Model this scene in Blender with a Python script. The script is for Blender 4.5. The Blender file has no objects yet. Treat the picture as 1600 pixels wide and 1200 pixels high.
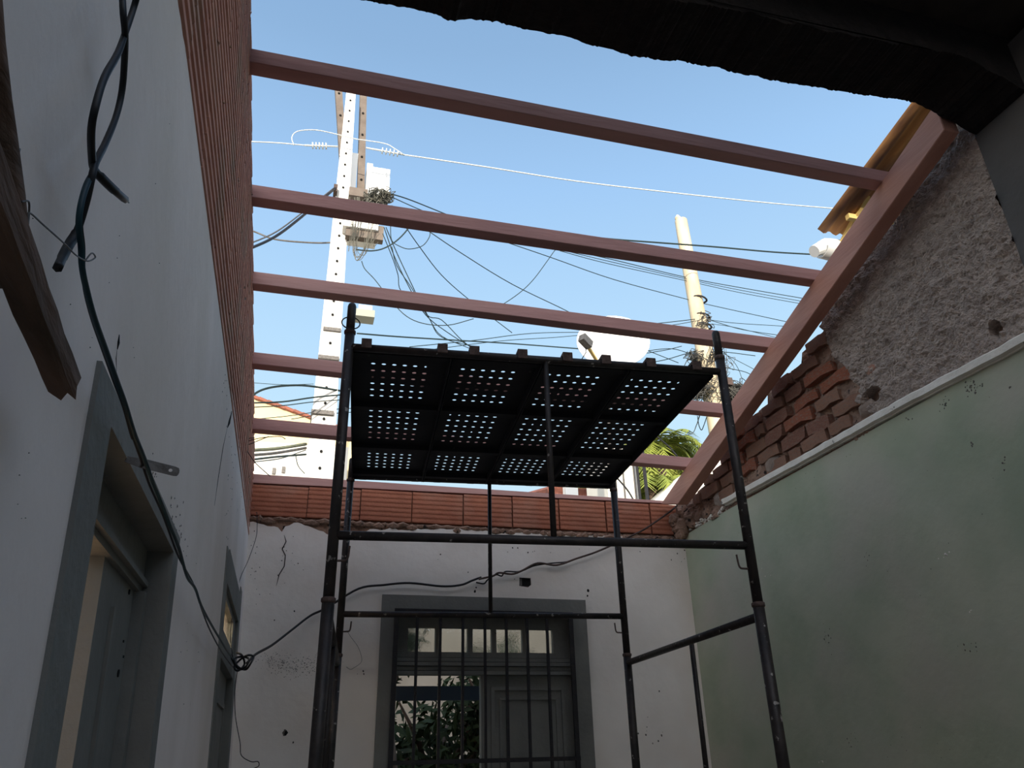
import bpy, bmesh, math, random
from mathutils import Vector, Matrix, noise
from mathutils.geometry import tessellate_polygon
random.seed(7)
C = bpy.context.scene.collection
S = bpy.context.scene

# ------------------------------------------------------------------ camera
F_PX, YAW, PITCH, ROLL, EYE = 1200.0, 0.2778, 0.4499, -0.0239, 1.5
fwd = Vector((math.sin(YAW)*math.cos(PITCH), math.cos(YAW)*math.cos(PITCH), math.sin(PITCH)))
r0 = Vector((math.cos(YAW), -math.sin(YAW), 0)); u0 = r0.cross(fwd)
RT = r0*math.cos(ROLL)+u0*math.sin(ROLL); UP = -r0*math.sin(ROLL)+u0*math.cos(ROLL)
cam = bpy.data.cameras.new('camera'); co = bpy.data.objects.new('camera', cam); C.objects.link(co)
cam.sensor_width = 36; cam.lens = 36*F_PX/1600; cam.clip_start = .02; cam.clip_end = 500
m = Matrix((RT, UP, -fwd)).transposed().to_4x4(); m.translation = Vector((0, 0, EYE))
co.matrix_world = m; S.camera = co

# ------------------------------------------------------------------ sky, sun, exposure
def lin(c): return tuple(((v/255)/12.92 if v/255 <= .04045 else ((v/255+.055)/1.055)**2.4) for v in c)+(1,)
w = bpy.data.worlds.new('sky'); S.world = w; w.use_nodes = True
nt = w.node_tree; nt.nodes.clear()
tc = nt.nodes.new('ShaderNodeTexCoord'); sx = nt.nodes.new('ShaderNodeSeparateXYZ'); cr = nt.nodes.new('ShaderNodeValToRGB')
bg = nt.nodes.new('ShaderNodeBackground'); wo = nt.nodes.new('ShaderNodeOutputWorld')
nt.links.new(tc.outputs['Generated'], sx.inputs[0]); nt.links.new(sx.outputs['Z'], cr.inputs[0])
# the clear evening sky brightens and warms smoothly towards the low sun behind the camera
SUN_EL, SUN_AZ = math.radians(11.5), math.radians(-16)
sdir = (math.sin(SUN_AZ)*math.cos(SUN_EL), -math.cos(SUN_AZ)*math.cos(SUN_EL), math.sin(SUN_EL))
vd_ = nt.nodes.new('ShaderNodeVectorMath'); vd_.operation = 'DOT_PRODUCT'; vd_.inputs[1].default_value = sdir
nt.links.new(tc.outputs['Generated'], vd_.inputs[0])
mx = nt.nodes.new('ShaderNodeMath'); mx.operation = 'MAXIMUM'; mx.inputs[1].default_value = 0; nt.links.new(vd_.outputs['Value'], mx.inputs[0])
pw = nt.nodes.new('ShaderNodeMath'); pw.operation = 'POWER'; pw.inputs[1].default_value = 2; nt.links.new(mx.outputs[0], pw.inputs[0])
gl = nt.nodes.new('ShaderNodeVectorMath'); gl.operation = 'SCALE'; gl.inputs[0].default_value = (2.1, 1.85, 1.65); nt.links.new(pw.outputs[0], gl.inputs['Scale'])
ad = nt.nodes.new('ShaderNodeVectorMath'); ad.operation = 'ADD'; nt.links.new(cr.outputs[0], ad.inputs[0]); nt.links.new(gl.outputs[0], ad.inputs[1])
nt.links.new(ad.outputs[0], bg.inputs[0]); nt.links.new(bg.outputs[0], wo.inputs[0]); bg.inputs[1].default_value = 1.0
E = cr.color_ramp.elements
E[0].position = 0; E[0].color = lin((226, 232, 234)); E[1].position = 1; E[1].color = lin((112, 152, 200))
for p_, c_ in ((.34, (202, 236, 255)), (.48, (186, 224, 255)), (.64, (163, 204, 247)), (.757, (143, 181, 222))):
    e = E.new(p_); e.color = lin(c_)
sun = bpy.data.lights.new('sun', 'SUN'); sun.energy = 5.5; sun.angle = math.radians(.6); sun.color = (1, .91, .76)
so = bpy.data.objects.new('sun', sun); C.objects.link(so)
SUN_EL, SUN_AZ = math.radians(11.5), math.radians(-16)      # behind the camera, a little to its left
sd = Vector((math.sin(SUN_AZ)*math.cos(SUN_EL), -math.cos(SUN_AZ)*math.cos(SUN_EL), math.sin(SUN_EL)))
so.rotation_euler = sd.to_track_quat('Z', 'Y').to_euler(); so.location = sd*20
S.view_settings.view_transform = 'Standard'; S.view_settings.look = 'None'
S.view_settings.exposure = 0.0; S.view_settings.gamma = 1; S.view_settings.use_curve_mapping = False

# ------------------------------------------------------------------ measured room (metres)
XL, KL, XR, XRF, D = -0.2288, -0.0498, 2.488, 2.332, 4.6    # the left wall leans out a little
def xl(z): return XL+KL*(z-EYE)
def ray(x, y): return fwd+RT*((x-800)/F_PX)-UP*((y-600)/F_PX)
def plane(x, y, n, d):
    q = ray(x, y); n = Vector(n); o = Vector((0, 0, EYE)); return o+q*((d-n.dot(o))/n.dot(q))
def onX(x, y, c): return plane(x, y, (1, 0, 0), c)
def onY(x, y, c=D): return plane(x, y, (0, 1, 0), c)
def onZ(x, y, c): return plane(x, y, (0, 0, 1), c)
def onL(x, y, off=0): return plane(x, y, (1, 0, -KL), XL-KL*EYE+off)
def onR(x, y, off=0): return onX(x, y, XR-off)
def interp(tab, t):
    if t <= tab[0][0]: return tab[0][1]
    for (a, b), (c, d) in zip(tab, tab[1:]):
        if t <= c: return b+(d-b)*(t-a)/(c-a+1e-9)
    return tab[-1][1]

# ------------------------------------------------------------------ materials
def M(name, c1, c2=None, scale=4, rough=.85, bump=0., bscale=40, spot=None, sscale=25, sthr=.68, metal=0, detail=6, stretch=None, c3=None, c3scale=1.3, spec=.3):
    mt = bpy.data.materials.new(name); mt.use_nodes = True; n = mt.node_tree; b = n.nodes['Principled BSDF']
    b.inputs['Roughness'].default_value = rough; b.inputs['Metallic'].default_value = metal
    b.inputs['Specular IOR Level'].default_value = spec
    t = n.nodes.new('ShaderNodeTexCoord'); src = t.outputs['Object']
    if stretch:
        mp = n.nodes.new('ShaderNodeMapping'); mp.inputs['Scale'].default_value = stretch
        n.links.new(src, mp.inputs[0]); src = mp.outputs[0]
    def nz(sc, det=detail):
        q = n.nodes.new('ShaderNodeTexNoise'); q.inputs['Scale'].default_value = sc; q.inputs['Detail'].default_value = det
        n.links.new(src, q.inputs['Vector']); return q.outputs['Fac']
    def rng(o, lo, hi):
        q = n.nodes.new('ShaderNodeMapRange'); q.inputs[1].default_value = lo; q.inputs[2].default_value = hi
        n.links.new(o, q.inputs[0]); return q.outputs[0]
    def mix(f, a, bb):
        q = n.nodes.new('ShaderNodeMix'); q.data_type = 'RGBA'
        n.links.new(f, q.inputs[0])
        if isinstance(a, tuple): q.inputs[6].default_value = a
        else: n.links.new(a, q.inputs[6])
        q.inputs[7].default_value = bb; return q.outputs[2]
    c1 = tuple(c1)+(1,)
    cur = c1
    if c2: cur = mix(rng(nz(scale), .35, .68), c1, tuple(c2)+(1,))
    if c3: cur = mix(rng(nz(c3scale, 3), .48, .72), cur, tuple(c3)+(1,))
    if spot: cur = mix(rng(nz(sscale, 3), sthr, sthr+.04), cur, tuple(spot)+(1,))
    if isinstance(cur, tuple): b.inputs['Base Color'].default_value = cur
    else: n.links.new(cur, b.inputs['Base Color'])
    if bump:
        bp = n.nodes.new('ShaderNodeBump'); bp.inputs['Strength'].default_value = min(1, bump); bp.inputs['Distance'].default_value = .01*max(1, bump)
        n.links.new(nz(bscale), bp.inputs['Height']); n.links.new(bp.outputs[0], b.inputs['Normal'])
    return mt
m_white = M('whitewashed_plaster', (.91, .81, .76), (.82, .725, .67), 3, .9, .35, 18, spot=(.07, .06, .06), sscale=26, sthr=.755, c3=(.74, .65, .57), stretch=(1, 1, .55))
m_back = M('white_back_plaster', (.88, .83, .78), (.78, .73, .68), 2.5, .9, .3, 20, spot=(.05, .045, .04), sscale=30, sthr=.76, c3=(.74, .65, .57))
m_green = M('green_lime_plaster', (.46, .47, .35), (.33, .37, .26), 2.2, .92, .3, 14, spot=(.04, .05, .035), sscale=20, sthr=.79, c3=(.48, .44, .36), c3scale=1.6)
m_grey = M('dark_grey_plaster', (.12, .11, .105), (.09, .085, .08), 4, .9, .4, 30)
m_rough = M('rough_cement_render', (.54, .435, .37), (.38, .30, .255), 22, .95, 2.4, 95)
m_mortar = M('earth_mortar', (.34, .215, .155), (.21, .13, .095), 12, .95, 1.3, 50, spot=(.04, .03, .025), sscale=28, sthr=.62)
m_trim = M('chipped_white_trim', (.84, .78, .70), (.70, .64, .56), 9, .85, .5, 40, spot=(.08, .08, .07), sscale=16, sthr=.70)
m_tileL = M('red_hollow_tile', (.60, .30, .22), (.47, .215, .16), 9, .85, .1, 60, spot=(.12, .07, .06), sscale=22, sthr=.73, c3=(.42, .27, .20), c3scale=5)
m_tileB = M('orange_hollow_tile', (.42, .155, .09), (.32, .11, .065), 5, .85, .4, 60, c3=(.38, .19, .135), c3scale=3)
m_brickR = [M('old_red_brick', (.56, .19, .105), (.40, .14, .085), 16, .95, 1.1, 60, c3=(.42, .27, .20), c3scale=7, spot=(.06, .04, .035), sscale=30, sthr=.66),
            M('old_brown_brick', (.44, .20, .135), (.31, .15, .11), 16, .95, 1.1, 60, c3=(.42, .27, .20), c3scale=7, spot=(.06, .04, .035), sscale=30, sthr=.66),
            M('dusty_brick', (.50, .255, .165), (.36, .20, .14), 14, .95, 1.1, 60, c3=(.42, .27, .20), c3scale=7)]
m_wood = M('reddish_planed_timber', (.50, .275, .25), (.40, .215, .195), 14, .7, .25, 60, stretch=(.15, 1, 1), c3=(.54, .325, .29), c3scale=3)
m_woodR = M('reddish_rafter_timber', (.54, .27, .20), (.44, .20, .145), 14, .7, .25, 60, stretch=(1, .15, 1), c3=(.56, .32, .25), c3scale=3)
m_dark = M('weathered_dark_wood', (.17, .10, .07), (.07, .045, .03), 22, .95, 1.2, 40, stretch=(1, .2, 1))
m_black = M('shade_black_masonry', (.009, .007, .007), (.014, .010, .009), 14, .95, 1.5, 22)  # near-black colour stands in for shade on the transverse wall
m_roofin = M('dark_roof_strip_gable', (.04, .03, .025), (.02, .016, .014), 8, .95, .6, 20)
m_tube = M('black_painted_steel', (.014, .012, .012), (.034, .026, .024), 20, .5, .3, 40, spot=(.30, .28, .26), sscale=38, sthr=.66, spec=.4)
m_deck = M('dark_oiled_steel_deck', (.010, .010, .014), (.016, .014, .016), 8, .75, .2, 40, spot=(.07, .06, .055), sscale=18, sthr=.72)
m_rust = M('rusty_steel', (.11, .075, .065), (.06, .04, .035), 40, .8, .6, 70)
m_frame = M('grey_painted_frame', (.205, .205, .19), (.16, .16, .15), 5, .7, .3, 40, spot=(.012, .012, .012), sscale=30, sthr=.74)
m_leaf = M('grey_painted_door', (.20, .20, .185), (.155, .155, .145), 4, .65, .25, 40, spot=(.012, .012, .012), sscale=34, sthr=.75)
m_bar = M('dark_iron_bar', (.018, .018, .022), (.03, .026, .026), 30, .6, .3, 80)
m_cable = M('black_cable_jacket', (.012, .012, .014), None, rough=.5)
m_teal = M('dark_teal_cable_jacket', (.010, .045, .055), (.008, .03, .045), 12, .45)
m_ocable = M('weathered_overhead_cable', (.02, .035, .035), None, rough=.6)
m_alu = M('bare_aluminium_cable', (.62, .66, .66), None, rough=.5)
m_conc = M('sunlit_concrete_pole', (.72, .70, .66), (.62, .60, .56), 3, .9, .3, 30)
m_concd = M('brown_crossarm_concrete', (.20, .165, .14), (.15, .12, .10), 6, .9, .3, 30)  # darker and browner than the pole shaft
m_hole = M('dark_bolt_hole', (.012, .012, .012), None, rough=1)
m_wpole = M('weathered_yellow_pole', (.68, .60, .44), (.54, .42, .27), 5, .9, .5, 20, stretch=(1, 1, .2))
m_wh = M('white_enamel', (.80, .80, .78), None, rough=.5)
m_hook = M('grey_zinc_metal', (.16, .15, .14), (.10, .09, .085), 40, .55, .3, 60, metal=.4)
m_awn = M('rusty_corrugated_sheet', (.55, .27, .09), (.13, .065, .045), 12, .8, .3, 30, stretch=(1, .14, 1), c3=(.10, .05, .04), c3scale=5)
m_yel = M('yellow_lumber', (.72, .52, .20), (.55, .38, .14), 10, .8, .2, 40)
m_cream = M('cream_house_wall', (.72, .60, .36), (.66, .54, .33), 2, .9)
m_whouse = M('white_house_wall', (.78, .75, .68), (.70, .67, .60), 2, .9)
m_rtile = M('red_roof_tile', (.34, .12, .08), (.22, .09, .07), 8, .9, .6, 20)
m_ground = M('dusty_street_ground', (.22, .19, .15), (.17, .15, .12), .8, .95, .3, 8)
m_floor = M('rubble_floor', (.50, .42, .34), (.38, .31, .25), 3, .95, .8, 20)
m_lf = M('green_leaves', (.045, .062, .022), (.02, .032, .01), 8, .7, spec=.15)
m_palm = M('yellow_green_palm_leaf', (.30, .33, .06), (.17, .22, .04), 6, .6)
m_tree = M('bright_tree_leaf', (.27, .30, .05), (.11, .15, .03), 3, .7)
m_bark = M('tree_bark', (.16, .11, .08), (.10, .07, .05), 10, .9, .5, 20)
m_ywall = M('yard_wall_plaster', (.36, .31, .25), (.26, .22, .17), 2, .9)
m_blue = M('dark_blue_rail_paint', (.06, .085, .12), None, rough=.7)
def glass(name, col, rough, sc):
    mt = bpy.data.materials.new(name); mt.use_nodes = True; n = mt.node_tree; b = n.nodes['Principled BSDF']
    b.inputs['Base Color'].default_value = col; b.inputs['Roughness'].default_value = rough
    b.inputs['Transmission Weight'].default_value = 1; b.inputs['IOR'].default_value = 1.3
    t = n.nodes.new('ShaderNodeTexCoord'); q = n.nodes.new('ShaderNodeTexNoise'); q.inputs['Scale'].default_value = sc
    bp = n.nodes.new('ShaderNodeBump'); bp.inputs['Strength'].default_value = .6; bp.inputs['Distance'].default_value = .004
    n.links.new(t.outputs['Object'], q.inputs['Vector']); n.links.new(q.outputs['Fac'], bp.inputs['Height']); n.links.new(bp.outputs[0], b.inputs['Normal'])
    return mt
m_glass = glass('patterned_glass', (.9, .92, .88, 1), .12, 45)

# ------------------------------------------------------------------ helpers
def link(name, me, mt, parent=None, smooth=False):
    if mt and not me.materials: me.materials.append(mt)
    if smooth:
        for p in me.polygons: p.use_smooth = True
    o = bpy.data.objects.new(name, me); C.objects.link(o)
    if parent is not None:
        o.parent = parent; o.matrix_parent_inverse = Matrix.Translation(-base_of(parent))
    return o
def base_of(o):
    v = Vector(o.location)
    return v if o.parent is None else v+0*v
def mesh(name, vs, fs, mt, parent=None, smooth=False):
    me = bpy.data.meshes.new(name); me.from_pydata([tuple(v) for v in vs], [], fs); me.update()
    return link(name, me, mt, parent, smooth)
def tag(o, label=None, cat=None, group=None, kind=None):
    for k, v in (('label', label), ('category', cat), ('group', group), ('kind', kind)):
        if v: o[k] = v
    return o
def thing(name, loc, label, cat, group=None):
    o = bpy.data.objects.new(name, None); C.objects.link(o); o.location = loc; o.empty_display_size = .1
    return tag(o, label, cat, group)
def struct(o): o['kind'] = 'structure'; return o
class B:
    def __init__(s): s.v = []; s.f = []
    def box(s, x0, x1, y0, y1, z0, z1):
        return s.hexa([(x0, y0, z0), (x1, y0, z0), (x1, y1, z0), (x0, y1, z0), (x0, y0, z1), (x1, y0, z1), (x1, y1, z1), (x0, y1, z1)])
    def hexa(s, P):
        i = len(s.v); s.v += [Vector(p) for p in P]
        s.f += [tuple(i+k for k in q) for q in ((0, 3, 2, 1), (4, 5, 6, 7), (0, 1, 5, 4), (1, 2, 6, 5), (2, 3, 7, 6), (3, 0, 4, 7))]
        return s
    def bar(s, a, b, wd, ht, upv=(0, 0, 1), w2=None, h2=None):
        a, b = Vector(a), Vector(b); d = (b-a).normalized(); sd_ = d.cross(Vector(upv)).normalized(); u = sd_.cross(d)
        w2 = w2 or wd; h2 = h2 or ht
        P = []
        for p, ww, hh in ((a, wd, ht), (b, w2, h2)):
            P += [p-sd_*ww/2-u*hh/2, p+sd_*ww/2-u*hh/2, p+sd_*ww/2+u*hh/2, p-sd_*ww/2+u*hh/2]
        i = len(s.v); s.v += P
        s.f += [tuple(i+k for k in q) for q in ((0, 1, 2, 3), (7, 6, 5, 4), (0, 4, 5, 1), (1, 5, 6, 2), (2, 6, 7, 3), (3, 7, 4, 0))]
        return s
    def tube(s, pts, r, seg=8, cap=True):
        pts = [Vector(p) for p in pts]; n = len(pts)
        rs = r if isinstance(r, (list, tuple)) else [r]*n
        t = (pts[1]-pts[0]).normalized(); a = t.orthogonal().normalized(); i0 = len(s.v)
        for k in range(n):
            tt = (pts[min(k+1, n-1)]-pts[max(k-1, 0)])
            tt = tt.normalized() if tt.length > 1e-9 else t
            a = (a-tt*a.dot(tt)).normalized(); bb = tt.cross(a)
            for j in range(seg):
                an = 2*math.pi*j/seg; s.v.append(pts[k]+(a*math.cos(an)+bb*math.sin(an))*rs[k])
        for k in range(n-1):
            for j in range(seg):
                p, q = i0+k*seg+j, i0+k*seg+(j+1) % seg
                s.f.append((p, q, q+seg, p+seg))
        if cap:
            s.f.append(tuple(i0+j for j in range(seg))[::-1]); s.f.append(tuple(i0+(n-1)*seg+j for j in range(seg)))
        return s
    def build(s, name, mt, parent=None, smooth=False): return mesh(name, s.v, s.f, mt, parent, smooth)
def smoothpts(P, n=6):
    P = [Vector(p) for p in P]
    if len(P) < 3: return P
    out = []
    Q = [P[0]*2-P[1]]+P+[P[-1]*2-P[-2]]
    for i in range(1, len(Q)-2):
        for k in range(n):
            t = k/n; a, b, c, d = Q[i-1:i+3]
            out.append(.5*((2*b)+(c-a)*t+(2*a-5*b+4*c-d)*t*t+(3*b-a-3*c+d)*t*t*t))
    out.append(P[-1]); return out
def slab(polys, fn, t):
    """a thick plate from 2-D outlines (first the outer, then holes)"""
    vs = []; fs = []
    flat = [p for q in polys for p in q]; n = len(flat)
    tri = tessellate_polygon([[Vector((a, b, 0)) for a, b in q] for q in polys])
    vs = [Vector(fn(a, b, 0)) for a, b in flat]+[Vector(fn(a, b, t)) for a, b in flat]
    for a, b, c in tri: fs.append((a, b, c)); fs.append((c+n, b+n, a+n))
    i = 0
    for q in polys:
        k = len(q)
        for j in range(k):
            a, b = i+j, i+(j+1) % k; fs.append((b, a, a+n, b+n))
        i += k
    return vs, fs
def slab_obj(name, polys, fn, t, mt, parent=None):
    vs, fs = slab(polys, fn, t); o = mesh(name, vs, fs, mt, parent)
    bm = bmesh.new(); bm.from_mesh(o.data); bmesh.ops.recalc_face_normals(bm, faces=bm.faces); bm.to_mesh(o.data); bm.free()
    return o
def rag(pts, amp, step, seed=0, ax=1):
    """insert small jitter points along an open polyline"""
    rr = random.Random(seed); out = []
    for (a, b), (c, d) in zip(pts, pts[1:]):
        L = math.hypot(c-a, d-b); n = max(1, int(L/step))
        for k in range(n):
            t = k/n; j = (rr.random()-.5)*2*amp*(1 if k else .3)
            out.append((a+(c-a)*t+(rr.random()-.5)*step*.5*(1 if k else 0)*(0 if ax else 1), b+(d-b)*t+j))
    out.append(pts[-1]); return out

# ================================================================== THE SETTING
struct(B().box(-2.5, XR, -3.0, D+.15, -.1, 0).build('floor', m_floor))
struct(B().box(-60, 60, -40, 90, -.35, -.12).build('ground', m_ground))

# --- left wall: plaster to 2.7 m, hollow tiles above it along the roof slope
ROOF = lambda y: 3.0365+.2907*(D-y)
lw_top = [(-2.9, 2.64), (1.04, 2.664), (1.17, 2.684), (1.55, 2.713), (2.0, 2.69), (2.59, 2.705), (3.04, 2.731), (3.6, 2.725), (4.18, 2.757), (4.62, 2.76)]
PF = .006
d1 = (onL(87, 1200, PF).y, onL(232, 1200, PF).y, onL(237, 793, PF).z)
d1o = (onL(49, 1200, PF).y, onL(241, 1200, PF).y, onL(235, 735, PF).z); print('d1', d1, d1o)     # opening of the near door y0, y1, top
d2 = (3.20, 4.20, 2.14)
outer = [(-2.9, 0)]+[(4.62, 0)]+rag(lw_top, .006, .03, 3)[::-1]
hole1 = [(d1[0], .001), (d1[0], d1[2]), (d1[1], d1[2]), (d1[1], .001)]
hole2 = [(d2[0], .001), (d2[0], d2[2]), (d2[1], d2[2]), (d2[1], .001)]
outer = [(-2.9, 0), (d1[0]-.01, 0), (d1[0]-.01, d1[2]+.01), (d1[1]+.006, d1[2]+.01), (d1[1]+.006, 0), (d2[0], 0), (d2[0], d2[2]), (d2[1], d2[2]), (d2[1], 0), (4.62, 0)]+rag(lw_top, .006, .03, 3)[::-1]
wl = struct(slab_obj('wall_left', [outer], lambda u, v, d: (xl(v)-d, u, v), .15, m_white))
# rough tile bed behind
vs, fs = slab([[(-2.9, 2.60), (4.62, 2.60), (4.62, ROOF(4.62)+.05), (-1.0, ROOF(-1.0)+.05), (-2.9, ROOF(-1.0)-.5)]], lambda u, v, d: (xl(v)-.03-d, u, v), .11)
o = mesh('mortar_bed', vs, fs, m_mortar, wl); o.matrix_parent_inverse = Matrix()
def tile_profile(h, grooves, dep):
    """front profile (depth, height) of a grooved hollow tile"""
    P = []; st = h/grooves
    for k in range(grooves):
        z = k*st
        P += [(dep*.9, z+st*.08), (0, z+st*.22), (0, z+st*.60), (dep*.9, z+st*.74)]
    return P
def tile_mesh(y0, y1, z0, z1, axis, front, thick, grooves, dep, cut=None, jit=0):
    """axis 'L': runs along y on the left wall; axis 'B': runs along x on the back wall"""
    P = tile_profile(z1-z0, grooves, dep); P = [(thick, 0)]+P+[(thick, z1-z0)]
    vs = []; n = len(P)
    for e in (y0, y1):
        for d, h in P:
            z = z0+h
            vs.append((xl(z)+front-d, e, z) if axis == 'L' else (e, front+d, z))
    fs = [(i, i+1, n+i+1, n+i) for i in range(n-1)]+[(n-1, 0, n, 2*n-1), tuple(range(n))[::-1], tuple(range(n, 2*n))]
    bm = bmesh.new(); bv = [bm.verts.new(v) for v in vs]
    for f in fs: bm.faces.new([bv[i] for i in f])
    bmesh.ops.recalc_face_normals(bm, faces=bm.faces)
    if cut:
        g = bm.verts[:]+bm.edges[:]+bm.faces[:]
        r = bmesh.ops.bisect_plane(bm, geom=g, plane_co=cut[0], plane_no=cut[1], clear_outer=True, dist=1e-5)
        ed = [e for e in r['geom_cut'] if isinstance(e, bmesh.types.BMEdge)]
        if ed: bmesh.ops.holes_fill(bm, edges=[e for e in bm.edges if e.is_boundary], sides=100)
    me = bpy.data.meshes.new('brick'); bm.to_mesh(me); bm.free(); return me
nb = 0
for row in range(8):
    z0 = 2.665+row*.192; yy = .55+(.15 if row % 2 else 0)-.3
    while yy < 4.58:
        y1 = min(yy+.293, 4.6)
        topz = ROOF(y1)+.09
        if z0 < ROOF(yy)+.07 and y1-yy > .05 and not (z0 > 3.9):
            cut = None
            if z0+.188 > ROOF(y1)+.095:
                cut = (Vector((0, y1, ROOF(y1)+.093+random.uniform(-.008, .01))), Vector((0, .2907, 1)).normalized())
            me = tile_mesh(yy, y1, z0, z0+.190, 'L', .004+random.uniform(-.001, .001), .09, 4, .010, cut)
            if len(me.polygons) > 4:
                o = link('brick', me, m_tileL, wl); o.matrix_parent_inverse = Matrix(); nb += 1
        yy += .296
# lumps of mortar squeezed along the tile joints
bb = B()
for k in range(34):
    y = random.uniform(.9, 4.5); z = 2.665+.192*random.randint(1, 6)+random.uniform(-.012, .012)
    if random.random() < .5: z = random.uniform(2.75, ROOF(y))
    if z > ROOF(y)+.05: continue
    L = random.uniform(.02, .09); p = Vector((xl(z)+.002, y, z)); q = p+Vector((KL*L*.6, random.uniform(-.6, .8)*L, random.uniform(-.3, .7)*L))
    bb.tube([p, (p+q)/2+Vector((.003, 0, 0)), q], [.001, random.uniform(.002, .005), .001], 5)
o = bb.build('mortar', m_mortar, wl); o['kind'] = 'stuff'; o.matrix_parent_inverse = Matrix()
# sloping hairline crack and its deep start, high on the plaster
def crack(name, pts, fn, wdt, parent, mt=m_hole):
    P = [fn(*q) for q in pts]; bq = B(); bq.tube(P, [wdt*.3]+[wdt]*(len(P)-2)+[wdt*.3], 4)
    o = bq.build(name, mt, parent); o.matrix_parent_inverse = Matrix(); return o
crack('crack', [(362, 643), (357, 660), (355, 668)], lambda x, y: onL(x, y, 0), .007, wl)
crack('crack', [(355, 668), (348, 700), (341, 745), (335, 790)], lambda x, y: onL(x, y, 0), .0022, wl)
crack('crack', [(186, 523), (184, 535), (183, 546)], lambda x, y: onL(x, y, 0), .003, wl)
crack('crack', [(183, 546), (181, 560), (182, 580)], lambda x, y: onL(x, y, 0), .0009, wl)

# --- right wall: green plaster, white trim, rough cement render and old bricks above
prof = [(1.60, 4.0), (1.865, 3.86), (1.959, 3.80), (2.08, 3.79), (2.169, 3.77), (2.277, 3.67), (2.433, 3.655), (2.517, 3.60), (2.673, 3.60), (2.805, 3.57), (2.881, 3.465), (3.0, 3.44), (3.089, 3.44), (3.10, 3.38), (3.274, 3.388), (3.44, 3.36), (3.45, 3.298), (3.70, 3.30), (3.76, 3.285), (3.975, 3.206), (4.06, 3.10), (4.109, 3.09), (4.398, 3.061), (4.583, 3.03), (4.62, 3.0)]
wr = struct(slab_obj('wall_right', [[(-2.9, 0), (4.62, 0), (4.62, 2.80), (4.02, 2.812), (-2.9, 2.80)]], lambda u, v, d: (XR+d, u, v), .2, m_green))
core = [(-2.9, 2.79), (4.80, 2.79), (4.80, 3.0)]+[(a, b-.035) for a, b in prof][::-1]+[(-1.0, 4.0), (-2.9, 4.0)]
o = slab_obj('masonry_core', [core], lambda u, v, d: (XR+.045+d, u, v), .15, m_mortar, wr); o.matrix_parent_inverse = Matrix()
struct(slab_obj('wall_right_near', [[(-2.9, 2.86), (1.772, 2.86), (1.772, 3.95), (-2.9, 4.1)]], lambda u, v, d: (XR-.008+d, u, v), .05, m_grey))
pb = [(2.86, 2.66), (2.891, 2.74), (3.0, 2.77), (3.127, 2.776), (3.241, 2.863), (3.348, 2.892), (3.463, 2.905), (4.2, 2.905)]   # z -> y where render ends
def fbm(p, o=4):
    return noise.fractal(p, 1.0, 2.0, o)
def relief(u, v, seed, amp):
    p = Vector((u, v, seed))
    a = fbm(p*9, 5)*.010+abs(noise.noise(p*34))*.017+abs(noise.noise(p*75))*.009-.006
    r = noise.noise(Vector(((u+v*.7)*10, (v-u*.2)*26, seed+3)))
    return (a+max(0, r-.1)*.018)*amp
def surf(name, ys, zf, n, xf, mt, parent):
    vs = []; fs = []; ny = len(ys)
    for y in ys:
        lo, hi = zf(y)
        for k in range(n+1):
            z = lo+(hi-lo)*k/n; vs.append((xf(y, z), y, z))
    for i in range(ny-1):
        for k in range(n):
            a = i*(n+1)+k; fs.append((a, a+1, a+n+2, a+n+1))
    o = mesh(name, vs, fs, mt, parent, False); o.matrix_parent_inverse = Matrix(); return o
def top_r(y): return interp(prof, y)+noise.noise(Vector((y*22, 0, 5)))*.012
ys = [1.772+i*.0052 for i in range(int((2.93-1.772)/.0052)+1)]
def render_x(y, z):
    e = interp(pb, z)+noise.noise(Vector((y*9, z*14, 1)))*.05
    k = min(1, max(0, (e-y)/.035)); k = k*k*(3-2*k)
    t = min(1, max(0, (top_r(y)-z)/.012))
    hx = ((y-2.655)/.060)**2+((z-2.960)/.036)**2; h2 = ((y-1.965)/.03)**2+((z-2.93)/.03)**2
    hole = .10*max(0, 1-hx)**.5 if hx < 1 else 0
    hole += .08*max(0, 1-h2)**.5 if h2 < 1 else 0
    return XR+.055-k*(.060*t**.5)-relief(y, z, 2.3, k)+hole
surf('rough_render', ys, lambda y: (2.845, top_r(y)), 150, render_x, m_rough, wr)
ys = [2.70+i*.016 for i in range(int((4.60-2.70)/.016)+1)]
surf('earth_bed', ys, lambda y: (2.80, max(2.83, top_r(y)-.03)), 44, lambda y, z: XR+.012-relief(y, z, 8.1, .9)-.02*max(0, noise.noise(Vector((y*7, z*9, 2)))), m_mortar, wr)
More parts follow.
